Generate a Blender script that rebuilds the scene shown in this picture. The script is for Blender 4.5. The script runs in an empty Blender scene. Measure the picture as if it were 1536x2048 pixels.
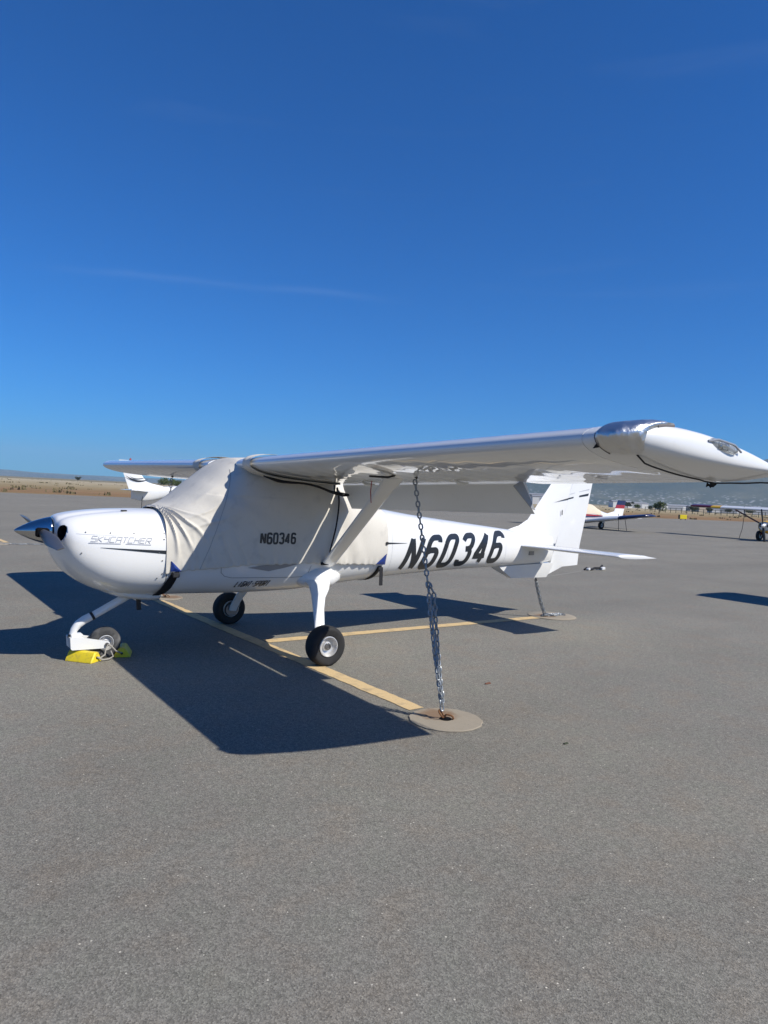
import bpy, bmesh, math, random
import numpy as np
from mathutils import Vector, Matrix, noise

rnd = random.Random(7)
scene = bpy.context.scene
col = scene.collection
rad = math.radians

# ------------------------------------------------------------------ camera
CAM = (-1.7465, -6.6966, 1.5902); YAW, PITCH, ROLL = -0.6193, -0.02529, 0.04813
def cam_axes(yaw, pitch, roll):
    f = Vector((-math.sin(yaw) * math.cos(pitch), math.cos(yaw) * math.cos(pitch), math.sin(pitch)))
    r0 = Vector((math.cos(yaw), math.sin(yaw), 0)); u0 = r0.cross(f)
    return math.cos(roll) * r0 + math.sin(roll) * u0, -math.sin(roll) * r0 + math.cos(roll) * u0, f
r_, u_, f_ = cam_axes(YAW, PITCH, ROLL)
cd = bpy.data.cameras.new('camera'); cam = bpy.data.objects.new('camera', cd); col.objects.link(cam)
cd.sensor_fit = 'HORIZONTAL'; cd.sensor_width = 36; cd.lens = 36 * 1440 / 1536
cd.clip_start = 0.05; cd.clip_end = 60000
m = Matrix((r_, u_, -f_)).transposed().to_4x4(); m.translation = CAM
cam.matrix_world = m
scene.camera = cam

# ------------------------------------------------------------------ light
SUN = Vector((0.54, -0.96, 1.0)).normalized()          # towards the sun
world = bpy.data.worlds.new('World'); scene.world = world; world.use_nodes = True
wt = world.node_tree; wn = wt.nodes; wn.clear()
sky = wn.new('ShaderNodeTexSky'); sky.sky_type = 'NISHITA'; sky.sun_disc = False
sky.sun_elevation = math.asin(SUN.z); sky.sun_rotation = math.atan2(SUN.x, SUN.y)
sky.altitude = 0; sky.air_density = 1.0; sky.dust_density = 0.0; sky.ozone_density = 6.0
bg = wn.new('ShaderNodeBackground'); bg.inputs['Strength'].default_value = 0.076
wo = wn.new('ShaderNodeOutputWorld')
# thin high cirrus, spread over the whole sky
tc = wn.new('ShaderNodeTexCoord'); mp = wn.new('ShaderNodeMapping'); mp.inputs['Scale'].default_value = (1.6, 1.6, 16); mp.inputs['Rotation'].default_value = (0.09, -0.06, 0.3)
cn = wn.new('ShaderNodeTexNoise'); cn.inputs['Scale'].default_value = 1.6; cn.inputs['Detail'].default_value = 5; cn.inputs['Distortion'].default_value = 0.6
cr = wn.new('ShaderNodeMapRange'); cr.inputs['From Min'].default_value = 0.60; cr.inputs['From Max'].default_value = 0.85; cr.inputs['To Max'].default_value = 0.02
cmx = wn.new('ShaderNodeMix'); cmx.data_type = 'RGBA'; cmx.inputs[7].default_value = (9, 10, 11, 1)
wt.links.new(tc.outputs['Generated'], mp.inputs['Vector']); wt.links.new(mp.outputs[0], cn.inputs['Vector'])
wt.links.new(cn.outputs[0], cr.inputs['Value']); wt.links.new(cr.outputs[0], cmx.inputs[0])
wb = wn.new('ShaderNodeMix'); wb.data_type = 'RGBA'; wb.blend_type = 'MULTIPLY'; wb.inputs[0].default_value = 1; wb.inputs[7].default_value = (.09, .65, 1.26, 1)   # deep blue of the phone's white balance, even over the whole sky
wt.links.new(sky.outputs[0], wb.inputs[6]); wt.links.new(wb.outputs[2], cmx.inputs[6]); wt.links.new(cmx.outputs[2], bg.inputs['Color'])
# one long thin streak of cirrus
def look(px, py): return (f_ + r_ * ((px - 768) / 1440) - u_ * ((py - 1024) / 1440)).normalized()
d1, d2 = look(60, 532), look(830, 603); nn_ = d1.cross(d2).normalized(); dm = (d1 + d2).normalized()
def wmath(op, a, b=None, c=None):
    n = wn.new('ShaderNodeMath'); n.operation = op
    for i, v in enumerate((a, b, c)):
        if v is None: continue
        if isinstance(v, (int, float)): n.inputs[i].default_value = v
        else: wt.links.new(v, n.inputs[i])
    return n.outputs[0]
def wdot(v):
    n = wn.new('ShaderNodeVectorMath'); n.operation = 'DOT_PRODUCT'; wt.links.new(tc.outputs['Generated'], n.inputs[0]); n.inputs[1].default_value = v; return n.outputs['Value']
wob = wn.new('ShaderNodeTexNoise'); wob.inputs['Scale'].default_value = 9; wob.inputs['Detail'].default_value = 5; wt.links.new(tc.outputs['Generated'], wob.inputs['Vector'])
off = wmath('ADD', wdot(nn_), wmath('MULTIPLY', wmath('SUBTRACT', wob.outputs[0], .5), .012))
band = wmath('POWER', 2.718, wmath('MULTIPLY', wmath('MULTIPLY', off, off), -1 / .0045 ** 2))
al = wn.new('ShaderNodeMapRange'); al.interpolation_type = 'SMOOTHSTEP'; wt.links.new(wdot(dm), al.inputs[0]); al.inputs['From Min'].default_value = math.cos(.27); al.inputs['From Max'].default_value = math.cos(.10)
fac = wmath('MULTIPLY', wmath('MULTIPLY', band, al.outputs[0]), wmath('MULTIPLY', wob.outputs[0], .045))
cm2 = wn.new('ShaderNodeMix'); cm2.data_type = 'RGBA'; cm2.inputs[7].default_value = (9, 10, 11, 1); wt.links.new(fac, cm2.inputs[0]); wt.links.new(cmx.outputs[2], cm2.inputs[6]); wt.links.new(cm2.outputs[2], bg.inputs['Color'])
wt.links.new(bg.outputs[0], wo.inputs['Surface'])
sd = bpy.data.lights.new('sun', 'SUN'); so = bpy.data.objects.new('sun', sd); col.objects.link(so)
sd.energy = 4.7; sd.angle = rad(0.53); sd.color = (1.0, 0.955, 0.88)
so.rotation_euler = (-SUN).to_track_quat('-Z', 'Y').to_euler(); so.location = SUN * 60
scene.view_settings.view_transform = 'Standard'; scene.view_settings.look = 'None'
scene.view_settings.exposure = 0.27; scene.view_settings.gamma = 1

# ------------------------------------------------------------------ helpers
def mat(name, base=(.8, .8, .8), rough=.5, metal=0., coat=0., coat_rough=.05, spec=.5, nodes=None):
    m = bpy.data.materials.new(name); m.use_nodes = True
    b = m.node_tree.nodes['Principled BSDF']
    b.inputs['Base Color'].default_value = (*base, 1); b.inputs['Roughness'].default_value = rough
    b.inputs['Metallic'].default_value = metal; b.inputs['Coat Weight'].default_value = coat
    b.inputs['Coat Roughness'].default_value = coat_rough; b.inputs['Specular IOR Level'].default_value = spec
    if nodes: nodes(m.node_tree, b)
    return m
def N(t, kind, **kw):
    n = t.nodes.new(kind)
    for k, v in kw.items():
        if k in n.inputs: n.inputs[k].default_value = v
        else: setattr(n, k, v)
    return n
def coords(t, scale=(1, 1, 1), rot=(0, 0, 0), which='Object'):
    c = N(t, 'ShaderNodeTexCoord'); mp = N(t, 'ShaderNodeMapping')
    mp.inputs['Scale'].default_value = scale; mp.inputs['Rotation'].default_value = rot
    t.links.new(c.outputs[which], mp.inputs['Vector']); return mp.outputs[0]
def noise_n(t, vec, scale, detail=3, rough=.5):
    n = N(t, 'ShaderNodeTexNoise', Scale=scale, Detail=detail, Roughness=rough); t.links.new(vec, n.inputs['Vector']); return n.outputs[0]
def ramp(t, fac, stops):
    r = N(t, 'ShaderNodeValToRGB'); e = r.color_ramp.elements
    while len(e) < len(stops): e.new(0.5)
    for el, (p, c) in zip(e, stops): el.position = p; el.color = (*c, 1) if len(c) == 3 else c
    t.links.new(fac, r.inputs[0]); return r.outputs[0]
def mix(t, fac, a, b, mode='MIX'):
    n = N(t, 'ShaderNodeMix', data_type='RGBA', blend_type=mode)
    for s, i in ((fac, 0), (a, 6), (b, 7)):
        if hasattr(s, 'links') or isinstance(s, bpy.types.NodeSocket): t.links.new(s, n.inputs[i])
        else: n.inputs[i].default_value = s if i == 0 else ((*s, 1) if len(s) == 3 else s)
    return n.outputs[2]
def bump(t, b, h, strength, dist, target='Normal'):
    n = N(t, 'ShaderNodeBump', Strength=strength, Distance=dist); t.links.new(h, n.inputs['Height']); t.links.new(n.outputs[0], b.inputs[target]); return n

def tag(o, label=None, cat=None, group=None, kind=None):
    if label: o['label'] = label
    if cat: o['category'] = cat
    if group: o['group'] = group
    if kind: o['kind'] = kind
    return o
def empty(name, loc=(0, 0, 0), rz=0, **kw):
    o = bpy.data.objects.new(name, None); col.objects.link(o); o.location = loc; o.rotation_euler = (0, 0, rz); o.empty_display_size = .2
    return tag(o, **kw)

class MB:
    """collects geometry for ONE mesh object"""
    def __init__(s): s.v = []; s.f = []; s.mi = []
    def add(s, vs, fs, mi=0):
        o = len(s.v); s.v += [tuple(map(float, p)) for p in vs]; s.f += [tuple(i + o for i in f) for f in fs]; s.mi += [mi] * len(fs); return s
    def loft(s, rings, closed=True, caps=(True, True), mi=0):
        n = len(rings[0]); o = []; vs = [p for r in rings for p in r]
        for i in range(len(rings) - 1):
            for j in range(n if closed else n - 1):
                k = (j + 1) % n; o.append((i * n + j, i * n + k, (i + 1) * n + k, (i + 1) * n + j))
        if caps[0]: o.append(tuple(reversed(range(n))))
        if caps[1]: o.append(tuple((len(rings) - 1) * n + j for j in range(n)))
        return s.add(vs, o, mi)
    def box(s, c, d, rz=0, bev=0, R=None, mi=0):
        M = R if R is not None else Matrix.Rotation(rz, 3, 'Z')
        if bev:
            b = bev; rings = []
            hx, hy, hz = d[0] / 2, d[1] / 2, d[2] / 2
            for z, e in ((-hz, b), (-hz + b, 0), (hz - b, 0), (hz, b)):
                x, y = hx - e, hy - e
                rings.append([(x, -y + b, z), (x, y - b, z), (x - b, y, z), (-x + b, y, z), (-x, y - b, z), (-x, -y + b, z), (-x + b, -y, z), (x - b, -y, z)])
            rings = [[Vector(c) + M @ Vector(p) for p in r] for r in rings]
            return s.loft(rings, mi=mi)
        vs = [Vector(c) + M @ Vector((sx * d[0] / 2, sy * d[1] / 2, sz * d[2] / 2)) for sx in (-1, 1) for sy in (-1, 1) for sz in (-1, 1)]
        return s.add(vs, [(0, 1, 3, 2), (4, 6, 7, 5), (0, 4, 5, 1), (2, 3, 7, 6), (0, 2, 6, 4), (1, 5, 7, 3)], mi)
    def tube(s, pts, r, n=8, caps=True, mi=0, flat=None, side=None):
        pts = [Vector(p) for p in pts]; rr = r if isinstance(r, (list, tuple)) else [r] * len(pts); rings = []
        up = None
        for i, p in enumerate(pts):
            d = (pts[min(i + 1, len(pts) - 1)] - pts[max(i - 1, 0)]).normalized()
            if up is None:
                a = Vector(side) if side else (Vector((0, 0, 1)) if abs(d.z) < .9 else Vector((1, 0, 0)))
                up = (a - d * a.dot(d)).normalized()
            else: up = (up - d * up.dot(d)).normalized()
            w = d.cross(up); fl = flat if flat else 1
            rings.append([p + up * math.cos(2 * math.pi * k / n) * rr[i] + w * math.sin(2 * math.pi * k / n) * rr[i] * fl for k in range(n)])
        return s.loft(rings, caps=(caps, caps), mi=mi)
    def lathe(s, prof, n=32, axis='x', c=(0, 0, 0), mi=0, caps=(True, True)):
        rings = []
        for a, r in prof:
            ring = []
            for k in range(n):
                t = 2 * math.pi * k / n; p, q = r * math.cos(t), r * math.sin(t)
                ring.append((c[0] + a, c[1] + p, c[2] + q) if axis == 'x' else (c[0] + q, c[1] + a, c[2] + p) if axis == 'y' else (c[0] + p, c[1] + q, c[2] + a))
            rings.append(ring)
        return s.loft(rings, caps=caps, mi=mi)
    def mesh(s, name, mats, smooth=35, recalc=True):
        me = bpy.data.meshes.new(name); me.from_pydata(s.v, [], s.f)
        for m in (mats if isinstance(mats, (list, tuple)) else [mats]): me.materials.append(m)
        me.polygons.foreach_set('material_index', s.mi)
        if recalc:
            bm = bmesh.new(); bm.from_mesh(me); bmesh.ops.recalc_face_normals(bm, faces=bm.faces); bm.to_mesh(me); bm.free()
        if smooth:
            me.polygons.foreach_set('use_smooth', [True] * len(me.polygons)); me.set_sharp_from_angle(angle=rad(smooth))
        me.update(); return me
    def build(s, name, mats, parent=None, smooth=35, recalc=True):
        o = bpy.data.objects.new(name, s.mesh(name, mats, smooth, recalc)); col.objects.link(o); o.parent = parent; return o
def inst(name, me, parent, loc=(0, 0, 0), rot=None):
    o = bpy.data.objects.new(name, me); col.objects.link(o); o.parent = parent; o.location = loc
    if rot is not None: o.rotation_mode = 'QUATERNION'; o.rotation_quaternion = rot
    return o

class Curve:
    """monotone cubic through (x, a, b, c ...) stations"""
    def __init__(s, rows):
        a = np.array(rows, float); s.x = a[:, 0]; s.y = a[:, 1:]
        h = np.diff(s.x)[:, None]; d = np.diff(s.y, axis=0) / h; m = np.zeros_like(s.y)
        m[0], m[-1] = d[0], d[-1]
        for i in range(1, len(s.x) - 1):
            w1, w2 = 2 * h[i] + h[i - 1], h[i] + 2 * h[i - 1]
            same = d[i - 1] * d[i] > 0
            with np.errstate(divide='ignore', invalid='ignore'): v = (w1 + w2) / (w1 / d[i - 1] + w2 / d[i])
            m[i] = np.where(same, v, 0)
        s.m = m
    def __call__(s, x):
        x = min(max(x, s.x[0]), s.x[-1]); i = min(int(np.searchsorted(s.x, x, 'right')) - 1, len(s.x) - 2)
        h = s.x[i + 1] - s.x[i]; t = (x - s.x[i]) / h
        return ((2 * t**3 - 3 * t**2 + 1) * s.y[i] + (t**3 - 2 * t**2 + t) * h * s.m[i] + (-2 * t**3 + 3 * t**2) * s.y[i + 1] + (t**3 - t**2) * h * s.m[i + 1])

class Body:
    """super-elliptic body of stations x, top, bottom, half width, exponent"""
    def __init__(s, rows): s.c = Curve(rows)
    def ring(s, x, n=64, off=0):
        zt, zb, w, e = s.c(x); zc, hz = (zt + zb) / 2, (zt - zb) / 2; out = []
        for k in range(n):
            t = 2 * math.pi * k / n; c, q = math.cos(t), math.sin(t)
            out.append((x, (w + off) * math.copysign(abs(c) ** (2 / e), c), zc + (hz + off) * math.copysign(abs(q) ** (2 / e), q)))
        return out
    def y_at(s, x, z):
        zt, zb, w, e = s.c(x); zc, hz = (zt + zb) / 2, (zt - zb) / 2
        return w * max(0, 1 - min(1, abs((z - zc) / hz)) ** e) ** (1 / e)
    def wrap(s, x, z, side=-1, off=.002):
        y = s.y_at(x, z); e = .004
        dx = (s.y_at(x + e, z) - s.y_at(x - e, z)) / (2 * e); dz = (s.y_at(x, z + e) - s.y_at(x, z - e)) / (2 * e)
        dx = max(-3, min(3, dx)); dz = max(-3, min(3, dz))
        n = Vector((-dx, 1, -dz)).normalized() * off
        return (x + n.x, side * (y + n.y), z + n.z)

def airfoil(t, n=14, xmax=1.0, camber=.025):
    """points (x, z) from the trailing edge over the top to the nose and back below; chord 1"""
    def th(x): return 5 * t * (.2969 * math.sqrt(x) - .126 * x - .3516 * x * x + .2843 * x**3 - .1036 * x**4)
    def cm(x): return camber * (1 - ((x - .4) / (.6 if x > .4 else .4)) ** 2)
    xs = [xmax * (1 - math.cos(math.pi / 2 * i / n)) for i in range(n + 1)]
    return [(x, cm(x) + th(x)) for x in reversed(xs)] + [(x, cm(x) - th(x)) for x in xs[1:]]

# ------------------------------------------------------------------ materials
def paint_nodes(t, b):
    v = coords(t)
    big = noise_n(t, v, 1.1, 4, .6); fine = noise_n(t, v, 14, 4, .65)
    c = mix(t, ramp(t, big, [(.35, (0, 0, 0)), (.75, (1, 1, 1))]), (.78, .78, .76), (.73, .73, .705))
    c = mix(t, ramp(t, fine, [(.60, (0, 0, 0)), (.85, (.35, .35, .35))]), c, (.62, .60, .55)); t.links.new(c, b.inputs['Base Color'])
    bump(t, b, noise_n(t, v, 3.0, 2), .05, .02)
M = {}
M['white'] = mat('white_paint', (.8, .8, .79), .34, coat=.5, coat_rough=.06, nodes=paint_nodes)
def wing_nodes(t, b):
    paint_nodes(t, b)
    v = coords(t, (1, 1.2, 1))
    h = noise_n(t, v, 2.4, 2, .4)
    w = N(t, 'ShaderNodeTexWave', Scale=1.3, Distortion=2.5, Detail=1.0); t.links.new(coords(t, (.35, 1, .35)), w.inputs['Vector']); w.bands_direction = 'Y'
    hh = mix(t, .3, h, w.outputs[0])
    bump(t, b, hh, .16, .02, 'Coat Normal')
M['flap'] = mat('flap_paint', (.7, .7, .69), .42, coat=.12, coat_rough=.2, nodes=paint_nodes)
M['wing'] = mat('wing_paint', (.8, .8, .79), .3, coat=1.0, coat_rough=.02, nodes=wing_nodes)
def fabric_nodes(t, b):
    v = coords(t)
    c = mix(t, noise_n(t, v, 2.2, 5, .6), (.66, .625, .55), (.57, .54, .475))
    c = mix(t, ramp(t, noise_n(t, v, 9, 4), [(.58, (0, 0, 0)), (.8, (.5, .5, .5))]), c, (.42, .40, .36)); t.links.new(c, b.inputs['Base Color'])
    w1 = noise_n(t, coords(t, (1, 1, 1)), 900, 1); w2 = noise_n(t, v, 26, 3)
    h = mix(t, .35, w2, w1); bump(t, b, h, .25, .006)
M['cover'] = mat('cover_fabric', (.57, .55, .51), .85, spec=.2, nodes=fabric_nodes)
M['seam'] = mat('seam_thread', (.36, .35, .33), .9, spec=.1)
M['black'] = mat('black_webbing', (.012, .012, .014), .7, spec=.3)
M['decal'] = mat('black_decal', (.015, .018, .022), .35, coat=.3)
M['greydecal'] = mat('grey_decal', (.30, .30, .30), .4, coat=.3)
M['thindecal'] = mat('thin_grey_decal', (.46, .47, .49), .4)
M['inside'] = mat('inlet_dark', (.006, .006, .007), .9, spec=.1)
M['blue'] = mat('blue_vinyl', (.010, .035, .20), .35, coat=.3)
def rubber_nodes(t, b):
    c = mix(t, noise_n(t, coords(t), 9, 5), (.013, .013, .014), (.034, .033, .031)); t.links.new(c, b.inputs['Base Color'])
M['rubber'] = mat('tyre_rubber', (.02, .02, .02), .75, spec=.35, nodes=rubber_nodes)
def worn_nodes(t, b):
    c = mix(t, ramp(t, noise_n(t, coords(t), 12, 5), [(.45, (0, 0, 0)), (.7, (1, 1, 1))]), (.06, .06, .06), (.16, .155, .148)); t.links.new(c, b.inputs['Base Color'])
M['oldrubber'] = mat('dusty_tyre_rubber', (.05, .05, .05), .85, spec=.25, nodes=worn_nodes)
M['rim'] = mat('wheel_alloy', (.62, .61, .59), .38, metal=.55)
M['hub'] = mat('hub_steel', (.22, .21, .2), .4, metal=.8)
M['chrome'] = mat('polished_spinner', (.50, .50, .50), .10, metal=1)
M['blade'] = mat('propeller_grey', (.075, .072, .068), .4, coat=.15)
M['dark'] = mat('dark_steel', (.03, .03, .032), .5, metal=.3)
def galv_nodes(t, b):
    c = mix(t, noise_n(t, coords(t, which='Generated'), 6, 3), (.17, .19, .20), (.38, .40, .41)); t.links.new(c, b.inputs['Base Color'])
M['galv'] = mat('galvanised_steel', (.34, .37, .40), .42, metal=.45, nodes=galv_nodes)
def rust_nodes(t, b):
    c = mix(t, noise_n(t, coords(t), 60, 4), (.30, .13, .045), (.07, .03, .015)); t.links.new(c, b.inputs['Base Color'])
M['rust'] = mat('rusty_steel', (.2, .09, .04), .85, metal=.2, nodes=rust_nodes)
def foil_nodes(t, b):
    v = coords(t); vo = N(t, 'ShaderNodeTexVoronoi', Scale=16); t.links.new(v, vo.inputs['Vector'])
    h = mix(t, .5, vo.outputs['Distance'], noise_n(t, v, 30, 4)); bump(t, b, h, .5, .02)
M['foil'] = mat('reflective_foil', (.66, .66, .65), .36, metal=1, nodes=foil_nodes)
M['foiltrim'] = mat('grey_binding', (.16, .145, .145), .8, spec=.2)
def yel_nodes(t, b):
    c = mix(t, ramp(t, noise_n(t, coords(t), 30, 4), [(.5, (0, 0, 0)), (.75, (1, 1, 1))]), (.78, .60, .018), (.52, .40, .05)); t.links.new(c, b.inputs['Base Color'])
    bump(t, b, noise_n(t, coords(t), 60, 3), .3, .004)
M['yellow'] = mat('yellow_rubber', (.78, .6, .02), .5, nodes=yel_nodes)
M['rope'] = mat('rope', (.33, .31, .27), .9, spec=.1)
M['red'] = mat('red_plastic', (.35, .02, .02), .4)
M['glass'] = mat('clear_lens', (.75, .78, .78), .03, coat=1)
M['glass'].node_tree.nodes['Principled BSDF'].inputs['Transmission Weight'].default_value = .85
M['bulb'] = mat('lamp_metal', (.55, .56, .55), .2, metal=.9)
M['maroon'] = mat('maroon_paint', (.10, .012, .015), .3, coat=.5)
M['navy'] = mat('navy_paint', (.012, .02, .075), .3, coat=.5)
M['crimson'] = mat('crimson_paint', (.30, .02, .03), .3, coat=.5)
M['yellowpaint'] = mat('yellow_paint', (.72, .42, .01), .3, coat=.5)
M['cream'] = mat('cream_cover', (.66, .56, .43), .9, spec=.1)
M['window'] = mat('dark_acrylic', (.02, .025, .03), .06, coat=.6)
M['greypaint'] = mat('grey_paint', (.30, .31, .33), .4, coat=.2)
M['lap'] = mat('seam_grey', (.50, .50, .50), .6)
M['offwhite'] = mat('offwhite_paint', (.66, .66, .64), .4, coat=.3)

# ------------------------------------------------------------------ ground
def asphalt_nodes(t, b):
    v = coords(t)
    grain = N(t, 'ShaderNodeTexVoronoi', Scale=165.0); t.links.new(v, grain.inputs['Vector'])
    g1 = ramp(t, grain.outputs['Color'], [(.0, (.058, .056, .052)), (.45, (.135, .13, .12)), (1, (.27, .261, .24))])
    fine = noise_n(t, v, 330, 2, .6)
    c = mix(t, .35, g1, ramp(t, fine, [(.3, (.05, .048, .044)), (.7, (.25, .242, .222))]))
    mid = noise_n(t, v, 26, 3, .7); c = mix(t, 1.0, c, ramp(t, mid, [(.3, (.86, .86, .86)), (.7, (1.12, 1.12, 1.12))]), 'MULTIPLY')
    patch = noise_n(t, v, .55, 5, .62); c = mix(t, 1.0, c, ramp(t, patch, [(.28, (.90, .89, .885)), (.5, (1, 1, 1)), (.72, (1.07, 1.07, 1.05))]), 'MULTIPLY')
    lane = noise_n(t, coords(t, (.12, 1.3, 1), (0, 0, -.19)), .35, 4, .6); c = mix(t, 1.0, c, ramp(t, lane, [(.3, (.90, .90, .90)), (.7, (1.07, 1.065, 1.06))]), 'MULTIPLY')
    stain = noise_n(t, v, 2.3, 3, .5); c = mix(t, ramp(t, stain, [(.66, (0, 0, 0)), (.8, (.35, .35, .35))]), c, (.12, .098, .08))
    hue = noise_n(t, v, 3.2, 4, .65); c = mix(t, 1.0, c, ramp(t, hue, [(.34, (1.04, .99, .95)), (.5, (1, 1, 1)), (.66, (.98, 1.005, .985))]), 'MULTIPLY')
    peb = N(t, 'ShaderNodeTexVoronoi', Scale=26.0, Randomness=1.0); t.links.new(v, peb.inputs['Vector'])
    dot = ramp(t, peb.outputs['Distance'], [(.075, (1, 1, 1)), (.11, (0, 0, 0))]); sel = ramp(t, peb.outputs['Color'], [(.66, (0, 0, 0)), (.70, (1, 1, 1))])
    both = mix(t, 1.0, dot, sel, 'MULTIPLY'); c = mix(t, both, c, (.42, .40, .36))
    dpeb = N(t, 'ShaderNodeTexVoronoi', Scale=38.0); t.links.new(v, dpeb.inputs['Vector'])
    dd = mix(t, 1.0, ramp(t, dpeb.outputs['Distance'], [(.10, (1, 1, 1)), (.16, (0, 0, 0))]), ramp(t, dpeb.outputs['Color'], [(.5, (0, 0, 0)), (.56, (.8, .8, .8))]), 'MULTIPLY'); c = mix(t, dd, c, (.055, .052, .048))
    c = mix(t, 1.0, c, (1.40, 1.36, 1.235), 'MULTIPLY'); t.links.new(c, b.inputs['Base Color'])
    h = mix(t, .5, grain.outputs['Distance'], fine); bump(t, b, h, .5, .006)
M['asphalt'] = mat('asphalt', (.15, .15, .14), .9, spec=.25, nodes=asphalt_nodes)
def field_nodes(t, b):
    v = coords(t); s = N(t, 'ShaderNodeSeparateXYZ'); t.links.new(coords(t, (1, 1, 1), (0, 0, .184)), s.inputs[0])
    wob = noise_n(t, coords(t, (.05, .12, .1)), 1.0, 4, .6)
    ad = N(t, 'ShaderNodeMath', operation='MULTIPLY_ADD'); t.links.new(wob, ad.inputs[0]); ad.inputs[1].default_value = 60; t.links.new(s.outputs[1], ad.inputs[2])
    mr = N(t, 'ShaderNodeMapRange'); mr.inputs['From Min'].default_value = 95; mr.inputs['From Max'].default_value = 900; t.links.new(ad.outputs[0], mr.inputs[0])
    c = ramp(t, mr.outputs[0], [(.0, (.20, .165, .085)), (.012, (.21, .135, .072)), (.035, (.22, .14, .08)), (.07, (.23, .175, .10)), (.16, (.30, .25, .165)), (.5, (.37, .32, .235)), (.8, (.19, .165, .11))])
    n2 = noise_n(t, coords(t, (.12, .5, .5)), .6, 6, .7); c = mix(t, 1.0, c, ramp(t, n2, [(.3, (.80, .79, .72)), (.7, (1.5, 1.45, 1.35))]), 'MULTIPLY')
    n3 = noise_n(t, coords(t, (.05, .15, .1)), 1.0, 5, .7); c = mix(t, ramp(t, n3, [(.56, (0, 0, 0)), (.68, (.75, .75, .75))]), c, (.10, .105, .045))
    t.links.new(c, b.inputs['Base Color']); bump(t, b, noise_n(t, v, 3, 5), .6, .2)
M['field'] = mat('dry_grass_field', (.25, .2, .12), .95, spec=.1, nodes=field_nodes)

EDGE = lambda x: 70.2 - .187 * x                        # where the asphalt ends
def sheet(name, pts, z, m):
    b = MB(); b.add([(x, y, z) for x, y in pts], [tuple(range(len(pts)))]); return b.build(name, m, None, smooth=0)
field = sheet('field', [(-11500, -11500), (11500, -11500), (11500, 11500), (-11500, 11500)], -.06, M['field']); tag(field, kind='structure')
apron = sheet('apron', [(-160, -110), (240, -110), (240, EDGE(240)), (-160, EDGE(-160))], 0, M['asphalt']); tag(apron, kind='structure')
def line_nodes(t, b):
    v = coords(t, which='Object'); g = noise_n(t, v, 70, 4, .7); w = noise_n(t, v, 7, 5, .65)
    c = mix(t, ramp(t, g, [(.3, (0, 0, 0)), (.75, (1, 1, 1))]), (.58, .41, .20), (.66, .50, .275))
    c = mix(t, ramp(t, w, [(.50, (0, 0, 0)), (.74, (.75, .75, .75))]), c, (.25, .21, .15)); t.links.new(c, b.inputs['Base Color'])
    bump(t, b, g, .4, .004)
M['line'] = mat('faded_yellow_paint', (.6, .43, .22), .85, spec=.2, nodes=line_nodes)
M['oldline'] = mat('old_grey_paint', (.27, .255, .22), .9, spec=.2)
def painted(a, b_, w, m, z=.004, jag=.006):
    a, b_ = Vector((*a, 0)), Vector((*b_, 0)); d = (b_ - a); L = d.length; d.normalize(); n = Vector((-d.y, d.x, 0)); k = max(2, int(L / .06)); mb = MB(); vs = []
    for i in range(k + 1):
        p = a + d * (L * i / k); e1 = w / 2 + rnd.uniform(-jag, jag); e2 = w / 2 + rnd.uniform(-jag, jag)
        vs += [p + n * e1 + Vector((0, 0, z)), p - n * e2 + Vector((0, 0, z))]
    mb.add(vs, [(2 * i, 2 * i + 1, 2 * i + 3, 2 * i + 2) for i in range(k)]); return mb.build('painted_line', m, apron, smooth=0)
painted((1.60, -2.545), (1.445, 3.15), .145, M['line'])
painted((1.625, .035), (5.74, .045), .15, M['line'])
painted((.62, 11.3), (-1.4, 3.4), .05, M['oldline'])
painted((9.3, 3.45), (12.1, 4.38), .06, M['oldline'])
painted((.9, 12.4), (.6, 18.0), .12, M['line'])
def pad_nodes(t, b):
    v = coords(t); c = mix(t, noise_n(t, v, 6, 5, .7), (.36, .31, .235), (.27, .235, .18)); c = mix(t, ramp(t, noise_n(t, v, 90, 3), [(.55, (0, 0, 0)), (.8, (.6, .6, .6))]), c, (.20, .175, .135))
    gr = N(t, 'ShaderNodeVectorMath', operation='LENGTH'); wv = N(t, 'ShaderNodeVectorMath', operation='MULTIPLY_ADD'); nz = N(t, 'ShaderNodeTexNoise', Scale=14.0, Detail=4); t.links.new(v, nz.inputs['Vector']); t.links.new(nz.outputs['Color'], wv.inputs[0]); wv.inputs[1].default_value = (.16, .16, 0); t.links.new(v, wv.inputs[2]); t.links.new(wv.outputs[0], gr.inputs[0])
    c = mix(t, ramp(t, gr.outputs['Value'], [(.09, (.75, .75, .75)), (.17, (0, 0, 0))]), c, (.20, .115, .06))
    t.links.new(c, b.inputs['Base Color']); bump(t, b, noise_n(t, v, 120, 3), .5, .004)
M['pad'] = mat('tie_down_concrete', (.33, .29, .22), .9, spec=.2, nodes=pad_nodes)
def pad(c, r, label, ring=True):
    root = empty('tie_down_pad', (c[0], c[1], 0), rnd.uniform(0, 6), label=label, cat='concrete pad')
    rings = []
    for rr, z in ((1, 0.002), (1, .007), (.985, .0095), (.5, .010), (.12, .009)):
        rings.append([(r * rr * (1 + .022 * math.sin(3 * k + 1) * .5 + .012 * math.sin(k * 1.7)) * math.cos(2 * math.pi * k / 40), r * rr * (1 + .015 * math.sin(k * 2.3)) * math.sin(2 * math.pi * k / 40), z) for k in range(40)])
    MB().loft(rings, caps=(False, True)).build('disc', M['pad'], root, smooth=30)
    if ring:
        MB().lathe([(.0095, .045), (.012, .045), (.0125, .03)], 16, 'z').build('anchor_socket', M['inside'], root)
    return root

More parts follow.
